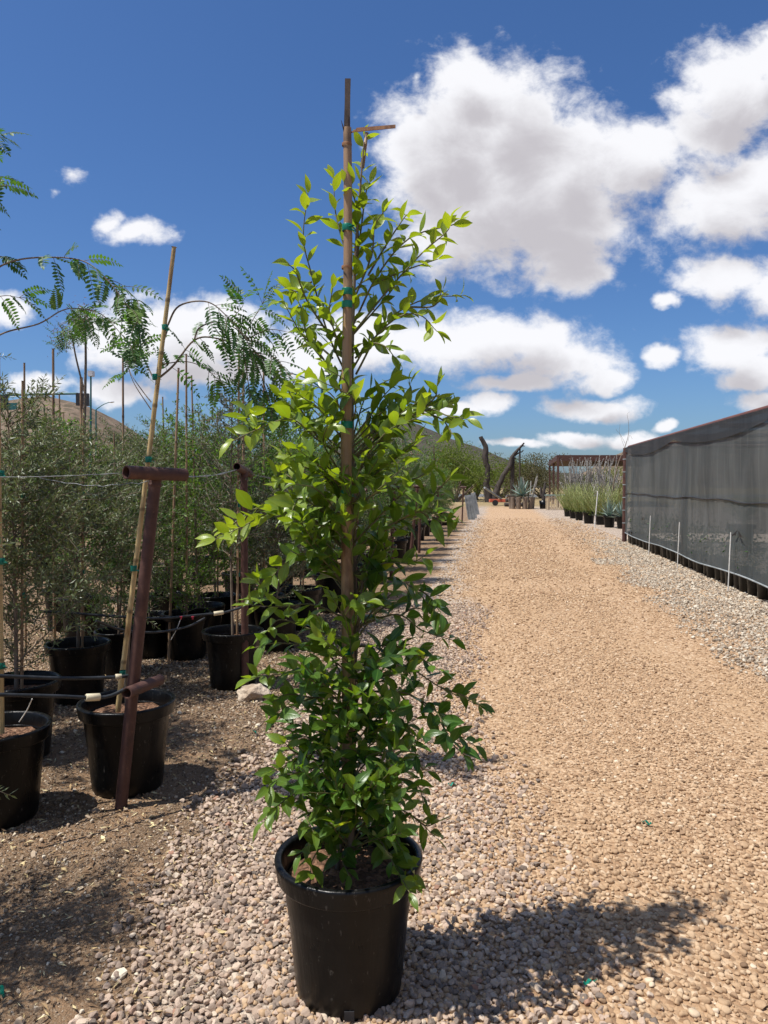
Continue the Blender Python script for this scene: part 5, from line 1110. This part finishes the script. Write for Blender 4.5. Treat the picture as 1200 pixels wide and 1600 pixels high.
hill('hill', [(860, 0), (900, 12), (930, 26), (955, 44), (985, 56), (1050, 72), (1200, 90), (1500, 60), (1800, 0)], 380, 120, hm1, 3)

dS = 44.0; tz = P(0, 617, dS)[2]
pm = P(-260, 756, dS); pm[2] = 0; ms = thing('signal_mast', 'teal traffic signal mast arm reaching in from the left above the olives', 'traffic signal', tuple(pm)); g = Geo(); tube(g, [pm, pm * (1, 1, 0) + (0, 0, tz + .6)], [.16, .12], 10); g.build('pole', M['teal'], ms)
g = Geo(); a = P(-260, 622, dS); b_ = P(121, 615, dS); tube(g, [a, b_], [.10, .06], 10); g.build('mast_arm', M['teal'], ms)
def sighead(u, v):
    g = Geo(); c_ = P(u, v, dS - .2); box(g, (-.36, -.08, -.36), (-.04, .12, .36), rot=rotz(YAW), org=c_); box(g, (.04, -.08, -.38), (.36, .12, .34), rot=rotz(YAW), org=c_)
    o_ = g.build('signal_head', M['signal'], ms)
sighead(129, 624); sighead(2, 628)
g = Geo(); c_ = P(14, 635, dS - .2); box(g, (-.5, -.02, -.2), (.5, .02, .2), rot=rotz(YAW), org=c_); g.build('street_sign', M['teal'], ms)
lp = P(141, 756, dS + 2); lp[2] = 0; o_ = thing('signal_pole', 'slim teal pole with a small camera on top beside the signal', 'pole', tuple(lp)); g = Geo(); tube(g, [lp, P(142, 587, dS + 2)], [.09, .05], 8); g.build('pole', M['teal'], o_); g = Geo(); box(g, (-.12, -.2, -.12), (.16, .2, .2), rot=rotz(YAW), org=P(142, 585, dS + 2)); g.build('camera_box', M['lampgrey'], o_)
def lamp(bu, tu, tv, hu, hv, d, lab):
    b_ = P(bu, 756, d); b_[2] = 0; o_ = thing('street_lamp', lab, 'street lamp', tuple(b_), 'street lamps'); T = P(tu, tv, d); Hh = P(hu, hv, d); g = Geo(); tube(g, [b_, T], [.13, .08], 8); g.build('pole', M['teal'], o_); g = Geo(); tube(g, catmull([T, (T + Hh) / 2 + (0, 0, .12), Hh], 5), [.06, .04], 6); g.build('arm', M['teal'], o_)
    g = Geo(); dd = nrm(Hh - T) * (1, 1, 0); tube(g, [Hh - dd * .1, Hh + dd * .25, Hh + dd * .55], [.09, .13, .06], 8); g.build('lamp_head', M['lampgrey'], o_)
lamp(503, 503, 606, 455, 583, 48, 'teal street lamp whose arm reaches left behind the big plant')
lamp(590, 590, 622, 597, 611, 95, 'small far street lamp right of the pole of the big plant')
lamp(150, 150, 640, 172, 628, 90, 'far street lamp above the brown hill at left')
q = P(662, 756, 95); q[2] = 0; wb = thing('white_building', 'small white flat building glimpsed behind the tree row', 'building', tuple(q)); g = Geo(); box(g, (-2.2, -2, 0), (2.2, 2, 4.0), rot=rotz(YAW), org=q); g.build('wall', M['whitewall'], wb); g = Geo(); box(g, (-2.35, -2.15, 4.003), (2.35, 2.15, 4.2), rot=rotz(YAW), org=q); g.build('roof', M['lampgrey'], wb)

for o in bpy.data.objects:
    if '_o' in o: del o['_o']
